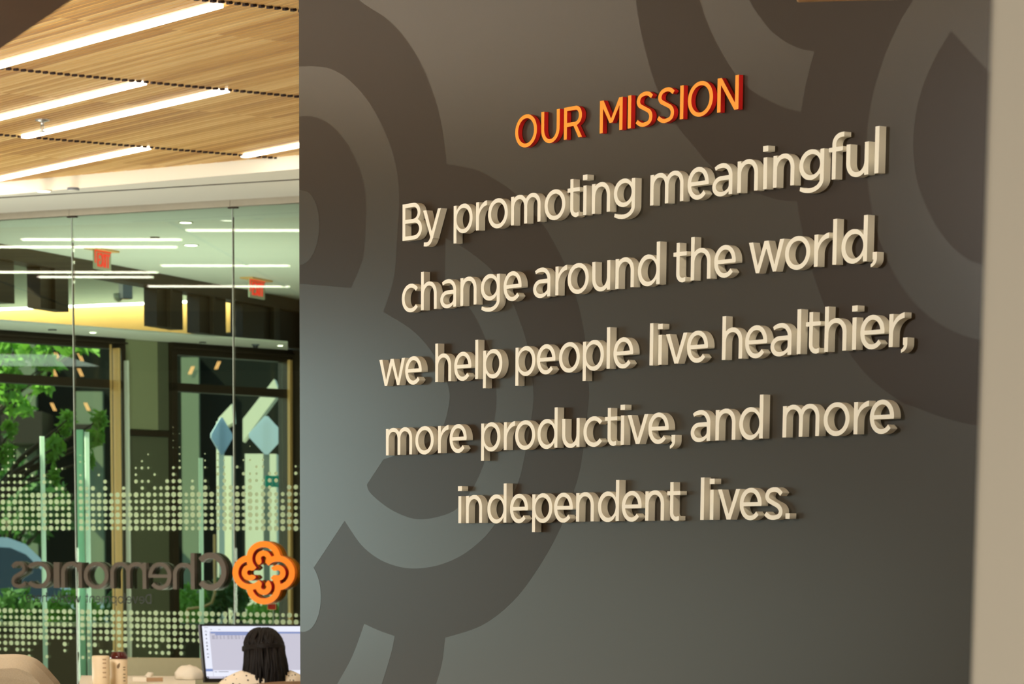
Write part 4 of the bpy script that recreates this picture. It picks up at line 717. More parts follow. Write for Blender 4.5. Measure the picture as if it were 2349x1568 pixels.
for i, (a, b) in enumerate(zip(ends[:-1], ends[1:])):
    mb = MB(); mb.pbox(GP, a + .002, b - .002, -.006, .006, 0.01, gz)
    p = mb.build('pane', M['green_glass'], part)
    mb = MB(); mb.pbox(GP, b - .0045, b - .0005, -.0062, .0062, .01, gz - .004); mb.build('pane_edge', M['pane_edge'], p)
    mb = MB()
    for lp in dots(a, b): mb.face([GP.pt(x, z, -.0068) for x, z in lp])
    d = mb.build('frosted_dots', M['frost'], p)
    mb = MB(); mb.pbox(GP, a + .0015, b - .0015, -.03, .03, gz - .004, ZS - .001); mb.build('head_rail', M['brushed_steel'], part)
    mb = MB(); mb.pbox(GP, b - .03, b + .03, -.012, .012, gz - .012, gz - .003); mb.build('patch_clip', M['bronze_frame'], part)
# tagline in dark film, read from the street side
tag_loops = []
hx = GP.sz(349, 1383)[0]; tz = GP.hit(340, 1384).z; ts = .0405
x = hx
lead = dict(default=.17)
for ch in 'Development works here':
    if ch == ' ': x -= ts * .62; continue
    size = ts * (1.36 if ch == 'D' else 1.0) ; sx = ts * .80
    for lp in loops_of(ch, sx * (1.3 if ch == 'D' else 1), size):
        tag_loops.append([(x - px_, tz + pz_) for px_, pz_ in lp])
    x -= sx * GW[ch] * (1.3 if ch == 'D' else 1) + ts * .17
me = fill_mesh('tagline', tag_loops, 0.0)
for v in me.vertices: v.co = GP.pt(v.co.x, v.co.y, -.0074)
me.materials.append(M['dark_vinyl'])
o = bpy.data.objects.new('tagline', me); COL.objects.link(o); o.parent = part; o.matrix_parent_inverse = part.matrix_basis.inverted(); o['label'] = 'dark film lettering on the glass'

# ------------------------------------------------------------------ company sign standing on both faces of the glass, seen from behind
base = lambda u: 1346.5 + (u - 40) * (1351.8 - 1346.5) / 440
SIGN = [('C', 451.7, 519.2, 'first'), ('h', 396.4, 446.2, 'second'), ('e', 340, 393.3, 'third'), ('m', 252.7, 335.4, 'fourth'), ('o', 192, 249, 'fifth'), ('n', 140, 187.8, 'sixth'), ('ı', 122.8, 136.4, 'seventh'), ('c', 63, 116, 'eighth'), ('s', 25, 59, 'last')]
FRONT = -.036
GF = VPlane(GP.pt(0, 0, FRONT), G_DIR)
for ch, u0, u1, od in SIGN:
    xa, xb = GF.sz(u0, 1320)[0], GF.sz(u1, 1320)[0]; zb = GF.hit((u0 + u1) / 2, base((u0 + u1) / 2)).z
    gw = .2 if ch == 'ı' else GW[ch]
    sy = .1485 if ch != 'C' else .2055
    if ch == 'h': sy = .1455
    sx = (xb - xa) / gw
    nm = ch if ch != 'ı' else 'i'
    r = empty('sign_letter', GP.pt((xa + xb) / 2, zb), 'dark grey sign letter %s on the glass, seen reversed, %s letter of "Chemonics"' % (nm, od), 'letter', 'dark grey company sign letters on the glass')
    for name, o0, o1 in (('inner_letter', FRONT, -.0085), ('outer_letter', .0085, .032)):
        me = fill_mesh(name, loops_of(ch, sx, sy), (o1 - o0) / 2)
        for v in me.vertices: v.co = GP.pt(xb - v.co.x, zb + v.co.y, (o0 + o1) / 2 + v.co.z)
        me.flip_normals() if False else None
        me.materials.append(M['sign_grey'])
        o = bpy.data.objects.new(name, me); COL.objects.link(o); o.parent = r; o.matrix_parent_inverse = r.matrix_basis.inverted()
# flower logo
cx, cz = GF.sz(604.5, 1313); lr = (GF.sz(676, 1313)[0] - GF.sz(533, 1313)[0]) / 2 / 1.815; lz = (GF.hit(604, 1241).z - GF.hit(604, 1386).z) / 2 / 1.815
r = empty('flower_logo', GP.pt(cx, cz), 'orange four lobed knot logo with dark red slits mounted on the glass', 'logo')
for name, o0, o1 in (('inner_half', FRONT, -.0085), ('outer_half', .0085, .032)):
    me = fill_mesh(name, loops_of('LOGO', 1.0), (o1 - o0) / 2)
    for f in me.polygons:   # red inside the slits, orange on the front and on the outer edge
        c = f.center; nrm = f.normal
        if abs(nrm.z) < .5:
            outer = min(math.hypot(c.x - dx, c.y - dy) for dx, dy in ((.815, 0), (-.815, 0), (0, .815), (0, -.815))) > .985
            f.material_index = 0 if outer else 1
    for v in me.vertices: v.co = GP.pt(cx + v.co.x * lr, cz + v.co.y * lz, (o0 + o1) / 2 - v.co.z)
    me.materials.append(M['logo_orange']); me.materials.append(M['logo_red'])
    o = bpy.data.objects.new(name, me); COL.objects.link(o); o.parent = r; o.matrix_parent_inverse = r.matrix_basis.inverted()
# small framed sticker on the far side of the glass
pl = VPlane(P(624, 1392, 21.5), G_DIR)
x0, z0 = pl.sz(614, 1398); x1, z1 = pl.sz(634, 1384)
r = empty('notice_plate', pl.pt((x0 + x1) / 2, z0), 'small copper framed notice just below the orange logo', 'sign')
mb = MB(); mb.pbox(pl, x0, x1, 0, .01, z0, z1); mb.build('plate', M['logo_red'], r)
mb = MB()
for a, b, c, d in ((x0, x1, z0, z0 + .003), (x0, x1, z1 - .003, z1), (x0, x0 + .003, z0, z1), (x1 - .003, x1, z0, z1)): mb.pbox(pl, a, b, -.004, .0, c, d)
mb.build('plate_frame', M['copper_jamb'], r)
mb = MB(); mb.pbox(pl, (x0 + x1) / 2 - .006, (x0 + x1) / 2 + .006, .012, .026, 0, z0 + .02); mb.build('post', M['aluminium'], r)

# glass fins of the street vestibule
def fin(u, v0, t, w, label, th=.02, m='pane_edge'):
    pl = VPlane(P(u, 1300, t), G_DIR); z1 = pl.hit(u, v0).z
    mb = MB(); mb.pbox(pl, -w / 2, w / 2, -th, th, 0, z1)
    return tag(mb.build('glass_fin', M[m]), label, 'glass fin', 'upright glass fins behind the glass wall')
fin(101, 1000, 21.9, .007, 'thin upright glass fin left of the first glass joint')
fin(187, 985, 21.7, .046, 'broad pale upright glass fin right of the first glass joint', .006, 'green_glass_edge')
fin(203, 990, 21.9, .008, 'narrow glass fin close beside the broad pale fin')
fin(462, 1050, 21.6, .007, 'thin upright glass fin left of the second glass joint')

# ------------------------------------------------------------------ reception counter and what stands on it
LV = lambda s, f, z=0.0: LEVEL @ Vector((s, f, z))       # level camera frame -> world direction
RT, FW = LV(1, 0), LV(0, 1)
CT = 0.985
ca, cb = P(180, 1560, 16.8), P(447, 1560, 16.8); cc, cd = P(449, 1560, 18.5), P(186, 1560, 18.5)
cnt = empty('reception_counter', ((ca.x + cc.x) / 2, (ca.y + cc.y) / 2, 0), 'pale reception counter under the cups and papers at the bottom of the photo', 'counter')
mb = MB(); mb.slab([tuple(p[:2]) for p in (ca, cb, cc, cd)], CT - .03, CT); mb.build('counter_top', M['paper'], cnt)
ins = lambda p, q, k: tuple((p + (q - p) * k)[:2])
mb = MB(); mb.slab([ins(ca, cc, .06), ins(cb, cd, .06), ins(cc, ca, .06), ins(cd, cb, .06)], 0, CT - .031); mb.build('counter_base', M['screen_felt'], cnt)
# felt desk screen behind
DS = VPlane(P(380, 1508, 18.75), RT)
xa, xb = DS.sz(249, 1508)[0], DS.sz(520, 1508)[0]; zt = DS.hit(380, 1508).z
scr = empty('desk_screen', DS.pt((xa + xb) / 2, 0), 'greenish beige desk screen behind the cups, left of the monitor', 'desk screen')
mb = MB(); mb.pbox(DS, xa, xb, 0, .03, .05, zt); mb.build('panel', M['screen_felt'], scr, bevel=.006)
mb = MB()
for x in (xa + .1, xb - .1): mb.pbox(DS, x - .03, x + .03, -.1, .13, 0, .049)
mb.build('foot', M['aluminium'], scr)
# two cream cups
def patch(mb, c, r, a0, a1, z0, z1, n=4):
    for k in range(n):
        p0, p1 = a0 + (a1 - a0) * k / n, a0 + (a1 - a0) * (k + 1) / n
        mb.face([c + LV(r * math.sin(a), -r * math.cos(a), z) for a, z in ((p0, z0), (p1, z0), (p1, z1), (p0, z1))])
c1 = P(231.5, 1540, 17.0); c1.z = CT
k1 = empty('canister', c1, 'plain cream canister with a rounded rim at the left end of the counter', 'canister')
zt1 = P(231, 1503, 17.0).z - CT
mb = MB(); mb.lathe((0, 0, 0), [(.0415, .0005), (.0435, .004), (.0437, zt1 - .008), (.042, zt1 - .002), (.036, zt1)], 40); o = mb.build('body', M['cup_cream']); o.parent = k1
mb = MB()
for z in (.035, .058, .081, .104, .122): patch(mb, Vector(), .0441, .32, .75, z, z + .007)
o = mb.build('printed_lines', M['tan_card']); o.parent = k1
c2 = P(272.5, 1540, 17.12); c2.z = CT
k2 = empty('travel_cup', c2, 'cream cup with a glossy dark red lid and a brown leaf mark, beside the canister', 'cup')
zt2 = P(272, 1510.5, 17.12).z - CT
mb = MB(); mb.lathe((0, 0, 0), [(.041, .0005), (.043, .004), (.0437, zt2 - .003), (.042, zt2)], 40); o = mb.build('body', M['cup_cream']); o.parent = k2
h = P(272, 1494, 17.12).z - CT - zt2
mb = MB(); mb.lathe((0, 0, 0), [(.0445, zt2), (.0448, zt2 + h * .35), (.043, zt2 + h * .42), (.034, zt2 + h * .95), (.031, zt2 + h), (.002, zt2 + h * .93)], 40); o = mb.build('lid', M['cup_lid']); o.parent = k2
mb = MB()
lf = [(-.10, .0), (.05, -.006), (.22, .004), (.26, .016), (.24, .024), (.02, .016), (-.08, .010)]
mb.face([LV(.0442 * math.sin(a), -.0442 * math.cos(a), zt2 - .042 + z) for a, z in lf])
for z in (.015, .032, .048, .07, .082): patch(mb, Vector(), .0442, .62, .95, z, z + .005)
o = mb.build('printed_mark', M['cup_mark']); o.parent = k2
# tissue box and crumpled paper
bx = P(336, 1566, 17.5); bx.z = CT
t = empty('tissue_box', bx, 'small white and tan tissue box on the counter between cup and monitor', 'box')
d1, d2 = LV(-.62, .5), LV(.78, .42)
d1.normalize(); d2.normalize()
zb_ = P(336, 1553, 17.5).z - CT
q = [Vector(), d2 * .09, d2 * .09 + d1 * .10, d1 * .10]
mb = MB(); mb.hexa([tuple(p + Vector((0, 0, .0005))) for p in q], [tuple(p + Vector((0, 0, zb_))) for p in q])
o = mb.build('body', M['paper']); o.parent = t
mb = MB(); e = LV(0, -.0012)
mb.face([q[0] + e + Vector((0, 0, .002)), q[1] + e + Vector((0, 0, .002)), q[1] + e + Vector((0, 0, zb_ - .001)), q[0] + e + Vector((0, 0, zb_ - .001))])
o = mb.build('tan_side', M['tan_card']); o.parent = t
mb = MB(); ctr = (q[0] + q[2]) / 2
mb.tube([ctr + Vector((0, 0, zb_ - .004)), ctr + d2 * .01 + Vector((0, 0, zb_ + .012)), ctr + d2 * .03 + Vector((0, 0, zb_ + .016))], [.02, .016, .008], 8)
o = mb.build('tissue', M['paper']); o.parent = t
def blob(name, c, rx, ry, rz, m, amp=.15, parent=None, seed=1, sub=3):
    bm = bmesh.new(); bmesh.ops.create_icosphere(bm, subdivisions=sub, radius=1.0)
    rnd = random.Random(seed); ph = [rnd.uniform(0, 6.3) for _ in range(9)]
    for v in bm.verts:
        p = v.co.copy(); k = 1 + amp * (math.sin(p.x * 5 + ph[0]) * math.sin(p.y * 6 + ph[1]) + .6 * math.sin(p.z * 9 + ph[2]) * math.sin(p.x * 8 + ph[3]))
        w = LV(p.x * rx * k, p.y * ry * k, max(p.z, -.35) * rz * k); v.co = w
    me = bpy.data.meshes.new(name); bm.to_mesh(me); bm.free(); me.materials.append(m)
    for p in me.polygons: p.use_smooth = True
    o = bpy.data.objects.new(name, me); COL.objects.link(o); o.location = c
    if parent: o.parent = parent
    return o
bp = P(432, 1556, 17.9); bp.z = CT + .021
tag(blob('crumpled_paper', bp, .075, .06, .055, M['paper'], .10), 'soft white crumpled paper mound on the counter beside the monitor', 'paper')

# ------------------------------------------------------------------ desk, monitor
back = LV(-.4, .916).normalized(); right = LV(.916, .4).normalized()
o0 = P(469, 1562.5, 17.95)
tilt = math.radians(15); upv = Vector((0, 0, math.cos(tilt))) + back * math.sin(tilt)
Wm, Hm = .605, .305
mp = lambda a, b, d=0.0: o0 + right * a + upv * b + right.cross(upv) * d     # d > 0 towards the viewer
DZT = .74
dk = o0 + right * .3; dk.z = 0
desk = empty('desk', dk, 'brown timber reception desk below the monitor', 'desk')
def deskbox(a0, a1, f0_, f1_, z0, z1):
    q = [dk + right * a + back * f for a, f in ((a0, f0_), (a1, f0_), (a1, f1_), (a0, f1_))]
    m_ = MB(); m_.hexa([(p.x, p.y, z0) for p in q], [(p.x, p.y, z1) for p in q]); return m_
deskbox(.0, .9, -.42, .38, DZT - .03, DZT).build('desk_top', M['desk_top'], desk)
for a in (.02, .84): deskbox(a, a + .04, -.38, .34, 0, DZT - .031).build('leg', M['aluminium'], desk)
mon = empty('monitor', (dk.x, dk.y, DZT), 'wide black monitor showing a pale spreadsheet window in front of the woman', 'monitor')
def mbox(a0, a1, b0, b1, d0, d1):
    m_ = MB(); m_.hexa([mp(a0, b0, d0), mp(a1, b0, d0), mp(a1, b1, d0), mp(a0, b1, d0)], [mp(a0, b0, d1), mp(a1, b0, d1), mp(a1, b1, d1), mp(a0, b1, d1)]); return m_
hz = mbox(0, Wm, 0, Hm, -.022, -.002); hz.build('housing', M['plastic_grey'], mon)
bz = MB()
for a0, a1, b0, b1 in ((0.004, Wm, Hm - .009, Hm), (.004, Wm, 0, .016), (.004, .013, .016, Hm - .009), (Wm - .009, Wm, .016, Hm - .009)):
    bz.hexa([mp(a0, b0, -.0018), mp(a1, b0, -.0018), mp(a1, b1, -.0018), mp(a0, b1, -.0018)], [mp(a0, b0, .0015), mp(a1, b0, .0015), mp(a1, b1, .0015), mp(a0, b1, .0015)])
bz.build('bezel', M['plastic_black'], mon)
ui = MB()
SX, SY = .000278, .000262
S0, SB = .013, .016
def uiq(a0, a1, y0, y1, mi, lift=.0004):
    b0, b1 = SB + (1430 - y1) * SY, SB + (1430 - y0) * SY
    ui.face([mp(S0 + a0 * SX, b0, lift - .0015), mp(S0 + a1 * SX, b0, lift - .0015), mp(S0 + a1 * SX, b1, lift - .0015), mp(S0 + a0 * SX, b1, lift - .0015)], mi)
AW = (Wm - .022) / SX
uiq(0, AW, 350, 1430, 0, 0); uiq(0, AW, 352, 470, 1); uiq(0, 140, 470, 1385, 1); uiq(150, AW, 1262, 1385, 1)
uiq(160, AW, 480, 512, 2, .0008); uiq(250, 910, 518, 545, 2, .0008); uiq(4, 140, 1232, 1282, 2, .0008)
for y in (560, 586, 612):
    for a0, a1 in ((184, 240), (262, 300), (338, 368), (408, 436), (484, 530), (556, 600), (634, 680), (706, 738), (786, 806), (884, 892)): uiq(a0, a1, y, y + 7, 3, .0008)
for y, hgt in ((455, 10), (520, 34), (606, 22), (684, 16), (748, 34), (822, 30), (912, 10), (982, 26)): uiq(58, 82, y, y + hgt, 3, .0008); uiq(44, 104, y + hgt + 12, y + hgt + 18, 1 if hgt > 20 else 3, .0008)
uiq(170, 222, 1288, 1298, 3, .0008); uiq(250, 450, 1286, 1297, 3, .0008); uiq(40, 120, 388, 394, 3, .0008); uiq(160, 200, 430, 437, 3, .0008); uiq(320, 360, 430, 437, 3, .0008)
uiq(0, 50, 1388, 1430, 4, .0008); uiq(385, AW, 1388, 1430, 4, .0008); uiq(330, 350, 1400, 1414, 3, .0008); uiq(18, 30, 1400, 1416, 1, .0011)
ui.build('screen', [M['screen_bg'], M['screen_bar'], M['screen_blue'], M['screen_ink'], M['plastic_black']], mon)
mc = mp(Wm / 2, .08, -.03)
mb = MB(); mb.tube([mc, mc + back * .07 + Vector((0, 0, -.03)), Vector((mc.x, mc.y, DZT + .01)) + back * .07], [.02, .022, .022], 12); mb.build('stand_neck', M['plastic_grey'], mon)
sb = Vector((mc.x, mc.y, 0)) + back * .06
mb = MB(); mb.lathe((sb.x, sb.y, 0), [(.11, DZT + .0005), (.11, DZT + .008), (.03, DZT + .012)], 32); mb.build('stand_foot', M['plastic_grey'], mon)
kb = empty('keyboard', (dk.x, dk.y, DZT), 'dark keyboard on the desk under the woman\'s hands', 'keyboard')
m_ = deskbox(-.02, .38, -.30, -.17, DZT + .001, DZT + .018); m_.build('case', M['plastic_black'], kb)
ky = MB()
for rr in range(5):
    for cc_ in range(15):
        q = dk + right * (-.012 + cc_ * .0258) + back * (-.294 + rr * .0235); ky.hexa([tuple((q + right * a + back * f) + Vector((0, 0, DZT + .018))) for a, f in ((0, 0), (.021, 0), (.021, .019), (0, .019))], [tuple((q + right * a + back * f) + Vector((0, 0, DZT + .022))) for a, f in ((.001, .001), (.02, .001), (.02, .018), (.001, .018))])
ky.build('keys', M['plastic_grey'], kb)

# ------------------------------------------------------------------ the woman at the desk
pp = P(621, 1490, 17.42); PB = Vector((pp.x, pp.y, 0))
pl_ = lambda r, f, z: PB + right * r + back * f + Vector((0, 0, z))    # right, forward, up in her own frame
def skin_obj(name, verts, edges, radii, m, parent=None, sub=2, root=0):
    me = bpy.data.meshes.new(name); me.from_pydata([tuple(v) for v in verts], edges, []); me.materials.append(m)
    o = bpy.data.objects.new(name, me); COL.objects.link(o)
    o.modifiers.new('skin', 'SKIN')
    for i, rd in enumerate(radii):
        s = me.skin_vertices[0].data[i]; s.radius = rd if isinstance(rd, tuple) else (rd, rd); s.use_root = (i == root)
    s = o.modifiers.new('subd', 'SUBSURF'); s.levels = sub; s.render_levels = sub
    for p in me.polygons: p.use_smooth = True
    o.modifiers['skin'].use_smooth_shade = True
    if parent is not None: o.parent = parent; o.matrix_parent_inverse = parent.matrix_basis.inverted()
    return o
class Sk:
    def __init__(s): s.v = []; s.e = []; s.r = []
    def chain(s, start, pts):
        prev = start
        for p, r in pts:
            s.v.append(p); s.r.append(r); i = len(s.v) - 1
            if prev is not None: s.e.append((prev, i))
            prev = i
        return prev
b = Sk()
b.chain(None, [(pl_(0, 0, .53), (.15, .11))])
tp = b.chain(0, [(pl_(0, .02, .66), (.135, .10)), (pl_(0, .035, .80), (.13, .10)), (pl_(0, .06, .93), (.13, .095))])
chest = tp
nk = b.chain(chest, [(pl_(0, .085, 1.015), .055), (pl_(0, .10, 1.05), .05), (pl_(0, .125, 1.10), (.066, .075)), (pl_(0, .13, 1.155), (.078, .092)), (pl_(0, .125, 1.205), (.06, .07))])
for s in (-1, 1):
    w = b.chain(chest, [(pl_(s * .13, .07, .965), .062), (pl_(s * .19, .08, .94), .056), (pl_(s * .225, .16, .82), .044), (pl_(s * .22, .24, .755 + .04), .036), (pl_(s * .15, .40, .802), .028), (pl_(s * .12, .455, .803), (.022, .034))])
    hand = w
    for k in range(4):
        x0 = s * (.12 + (k - 1.5) * -.018 * 1); ln = (.052, .062, .058, .045)[k]
        b.chain(hand, [(pl_(x0, .475, .804), .0088), (pl_(x0, .475 + ln * .6, .798), .0082), (pl_(x0, .475 + ln, .776), .0072)])
    b.chain(hand, [(pl_(s * .085, .462, .796), .0095), (pl_(s * .072, .487, .782), .008)])
    lg = b.chain(0, [(pl_(s * .085, .05, .52), .085), (pl_(s * .11, .25, .53), .075), (pl_(s * .115, .42, .50), .058), (pl_(s * .115, .43, .32), .05), (pl_(s * .115, .44, .12), .036), (pl_(s * .115, .46, .055), .036), (pl_(s * .12, .56, .032), (.036, .03))])
person = skin_obj('person', b.v, b.e, b.r, M['skin'])
tag(person, 'woman with long dark locs and polka dot blouse, seated with her back turned', 'person')
# blouse
b = Sk()
b.chain(None, [(pl_(0, .02, .56), (.165, .125))])
ch = b.chain(0, [(pl_(0, .025, .68), (.15, .115)), (pl_(0, .04, .82), (.15, .115)), (pl_(0, .06, .93), (.15, .112))])
b.chain(ch, [(pl_(0, .08, 1.0), (.078, .072))])
for s in (-1, 1):
    b.chain(ch, [(pl_(s * .13, .07, .985), .074), (pl_(s * .20, .085, .955), .072), (pl_(s * .245, .16, .84), .064), (pl_(s * .235, .225, .80), .052), (pl_(s * .205, .28, .80), .044)])
skin_obj('blouse', b.v, b.e, b.r, M['polka_cotton'], person)
b = Sk()
b.chain(None, [(pl_(0, 0, .54), (.165, .12))])
for s in (-1, 1):
    b.chain(0, [(pl_(s * .085, .05, .53), .097), (pl_(s * .11, .25, .54), .087), (pl_(s * .115, .43, .51), .07), (pl_(s * .115, .44, .32), .064), (pl_(s * .115, .445, .11), .052)])
skin_obj('trousers', b.v, b.e, b.r, M['trousers'], person)
# face (turned to the screen)
fc = MB()
for s in (-1, 1):
    c0 = pl_(s * .030, .205, 1.150); fc.lathe(c0, [(.001, -.006), (.010, -.004), (.011, .0), (.010, .004), (.001, .006)], 10)
fc.tube([pl_(0, .215, 1.155), pl_(0, .235, 1.125), pl_(0, .222, 1.115)], [.008, .014, .010], 8)
fc.tube([pl_(-.022, .215, 1.092), pl_(0, .224, 1.090), pl_(.022, .215, 1.092)], [.004, .007, .004], 8)
fc.build('face', M['skin'], person)
# hair: cap, gathered band and hanging locs
hr = MB(); rnd = random.Random(3)
hc = pl_(0, .115, 1.155)
NB = 14
def skull(az, el, k=1.0):  # az 0 = back of the head, + to her right
    x, y, z = math.sin(az) * math.cos(el), -math.cos(az) * math.cos(el), math.sin(el)
    return hc + right * x * .098 * k + back * y * .112 * k + Vector((0, 0, z * .104 * k))
rows = []
for i in range(9):
    el = -.5 + i * (math.pi / 2 + .5) / 8
    rows.append([skull(2 * math.pi * j / 28, el) for j in range(28)])
for i in range(8):
    for j in range(28):
        az = 2 * math.pi * (j + .5) / 28
        if i < 4 and math.cos(az) < -.35: continue
        hr.face([rows[i][j], rows[i][(j + 1) % 28], rows[i + 1][(j + 1) % 28], rows[i + 1][j]], smooth=True)
for k in range(46):   # combed-back ropes over the cap
    az = rnd.uniform(-2.2, 2.2); pts = [skull(az * (1 - .35 * t) + .15 * math.sin(5 * t + k), 1.35 - 1.25 * t, 1.03 + .02 * math.sin(k + 4 * t)) for t in [i / 6 for i in range(7)]]
    hr.tube(pts, [.006] + [.0085] * 5 + [.008], 6)
for k in range(9):    # band that gathers the upper hair
    z = .01 * (k % 3); a0 = -1.7 + .1 * rnd.random()
    hr.tube([skull(a0 + (3.4) * t, .05 + .16 * math.sin(math.pi * t) + z * 6 - .1, 1.06 + .012 * math.sin(9 * t + k)) for t in [i / 9 for i in range(10)]], .0085, 6)
for k in range(96):   # hanging locs
    az = rnd.uniform(-1.45, 1.45); el = rnd.uniform(-.35, .35); p = skull(az, el, 1.02)
    L_ = rnd.uniform(.20, .33) + .03 * math.cos(az)
    sp_ = rnd.uniform(-.02, .02); pts = []; ph = rnd.uniform(0, 6)
    for i in range(8):
        t_ = i / 7
        dz = -L_ * t_; bulge = -.03 * math.sin(math.pi * min(1, t_ * 1.4)) * math.cos(az)
        out = .022 * math.sin(az) * t_ + sp_ * t_
        pts.append(p + Vector((0, 0, dz)) + back * (bulge - .03 * t_ * math.cos(az)) + right * (out + .004 * math.sin(ph + 7 * t_)))
    hr.tube(pts, [.0072] * 7 + [.004], 6)
hr.build('hair', M['hair'], person)

# ------------------------------------------------------------------ chairs
tc_ = pl_(.03, -.02, 0)
ch = empty('task_chair', (tc_.x, tc_.y, 0), 'brown task chair under the woman, its back top showing at the bottom right', 'chair')
cl = lambda r, f, z: tc_ + right * r + back * f + Vector((0, 0, z))
mb = MB(); n = 12; fr = []; bk = []
for i in range(n + 1):
    a = -1 + 2 * i / n; zt_ = .985 + .02 * (1 - a * a) ; f_ = -.165 - .05 * (1 - a * a) 
    fr.append((a, f_, zt_))
for (a, f_, z_), (a2, f2, z2) in zip(fr[:-1], fr[1:]):
    mb.hexa([cl(a * .22, f_, .60), cl(a2 * .22, f2, .60), cl(a2 * .22, f2 - .03, .60), cl(a * .22, f_ - .03, .60)], [cl(a * .235, f_ - .02, z_), cl(a2 * .235, f2 - .02, z2), cl(a2 * .235, f2 - .05, z2), cl(a * .235, f_ - .05, z_)])
mb.build('backrest', M['chair_tan'], ch)
mb = MB(); mb.hexa([cl(-.23, -.2, .38), cl(.23, -.2, .38), cl(.23, .25, .38), cl(-.23, .25, .38)], [cl(-.23, -.2, .43), cl(.23, -.2, .43), cl(.23, .25, .43), cl(-.23, .25, .43)]); mb.build('seat', M['chair_tan'], ch, bevel=.02)
mb = MB(); mb.tube([cl(0, 0, .375), cl(0, 0, .09)], .028, 14); mb.tube([cl(0, -.12, .41), cl(0, -.23, .45), cl(0, -.25, .62)], .02, 10); mb.build('stem', M['aluminium'], ch)
for k in range(5):
    a = 2 * math.pi * k / 5; d_ = right * math.cos(a) + back * math.sin(a)
    mb = MB(); mb.tube([cl(0, 0, .09) + d_ * .02, cl(0, 0, .065) + d_ * .29], [.022, .014], 8); lg = mb.build('leg', M['aluminium'], ch)
    mb = MB(); c_ = cl(0, 0, .03) + d_ * .29; pr = d_.cross(Vector((0, 0, 1))); mb.tube([c_ - pr * .012, c_ + pr * .012], .029, 14); o = mb.build('caster', M['plastic_black'], lg)

# beige lounge chair at the lower left edge
LC = VPlane(P(20, 1501, 13.0), RT)
prof = [(-190, 1700), (-170, 1590), (-140, 1540), (-100, 1514), (-50, 1503), (0, 1500.5), (40, 1500), (62, 1503.5), (84, 1512), (104, 1528), (122, 1547), (140, 1568), (156, 1600), (170, 1700)]
lo = LC.pt(LC.sz(0, 1500)[0], 0)
lc = empty('lounge_chair', lo, 'beige textured lounge chair with a rounded high back at the lower left corner', 'chair')
sm = smooth_line(prof, 5)
pts2 = [LC.sz(u, v) for u, v in sm]
mb = MB(); zlo = .45
NR = len(pts2)
for off, sc_ in ((0, 1.0),):
    ringsV = []
    for o_, k_ in ((.10, .90), (.04, .975), (.0, .99), (-.03, 1.0), (-.07, .985), (-.10, .93)):
        cx_ = (pts2[0][0] + pts2[-1][0]) / 2; cz_ = .75
        ringsV.append([LC.pt(cx_ + (a - cx_) * k_ , cz_ + (z - cz_) * (k_ if z > cz_ else 1), -o_ + .22 * ((a - cx_) / .35) ** 2 * -1 * .35) for a, z in pts2])
    for r1_, r2_ in zip(ringsV[:-1], ringsV[1:]):
        for i in range(NR - 1): mb.face([r1_[i], r1_[i + 1], r2_[i + 1], r2_[i]], smooth=True)
    mb.face(ringsV[0][::-1]); mb.face(ringsV[-1])
mb.build('back_shell', M['boucle'], lc)
ax = (pts2[0][0] + pts2[-1][0]) / 2
mb = MB(); mb.pbox(LC, ax - .30, ax + .30, .06, .62, .28, .47); mb.build('seat', M['boucle'], lc, bevel=.05)
for dx in (-.24, .24):
    for of in (.10, .54):
        mb = MB(); mb.tube([LC.pt(ax + dx, .29, of), LC.pt(ax + dx * 1.08, 0, of)], [.02, .012], 10); mb.build('leg', M['bark'], lc)

# ------------------------------------------------------------------ brown panels hung near the camera
def hung_panel(name, pts, t, th, m, label, rise):
    q = [P(u, v, t_) for u, v, t_ in pts]
    z = q[0].z
    c = sum(q, Vector()) / len(q)
    r = empty(name, c, label, 'ceiling panel')
    mb = MB(); mb.hexa([tuple(p) for p in q], [tuple(p + Vector((0, 0, th))) for p in q]); mb.build('panel', m, r)
    for p in (q[0].lerp(q[2], .35), q[0].lerp(q[2], .65)):
        mb = MB(); mb.tube([p + Vector((0, 0, th)), Vector((p.x, p.y, ZW))], .003, 6); mb.build('hanger', M['aluminium'], r)
def flat(u, v, z): return hit_z(u, v, z)
def hung_flat(label, z, th, m, corners):
    q = [hit_z(u, v, z) if len(c_) == 2 else c_ for c_ in corners for (u, v) in [c_[:2]]]
    c = sum(q, Vector()) / len(q)
    r = empty('hanging_panel', (c.x, c.y, z), label, 'ceiling panel', 'brown panels hung near the camera')
    mb = MB(); mb.slab([tuple(p[:2]) for p in q], z, z + th); mb.build('panel', m, r, bevel=.004)
    for k in (.35, .65):
        p = q[0].lerp(q[2], k); mb = MB(); mb.tube([(p.x, p.y, z + th), (p.x, p.y, ZW)], .003, 6); mb.build('hanger', M['aluminium'], r)
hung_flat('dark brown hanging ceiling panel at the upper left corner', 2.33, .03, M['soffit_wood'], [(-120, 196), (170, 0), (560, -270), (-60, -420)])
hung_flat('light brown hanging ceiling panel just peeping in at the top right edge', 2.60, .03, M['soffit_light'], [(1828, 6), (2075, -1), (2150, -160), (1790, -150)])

# ================================================================== STREET BEHIND THE GLASS
gA, gB = P(-500, 1400, 24.2), P(1100, 1400, 24.2)
mb = MB()
q = [P(-900, 1400, 24.0), P(1500, 1400, 28.5), P(1500, 1400, 90), P(-900, 1400, 90)]
mb.slab([tuple(p[:2]) for p in q], -.15, -.05); struct(mb.build('street', M['asphalt']))
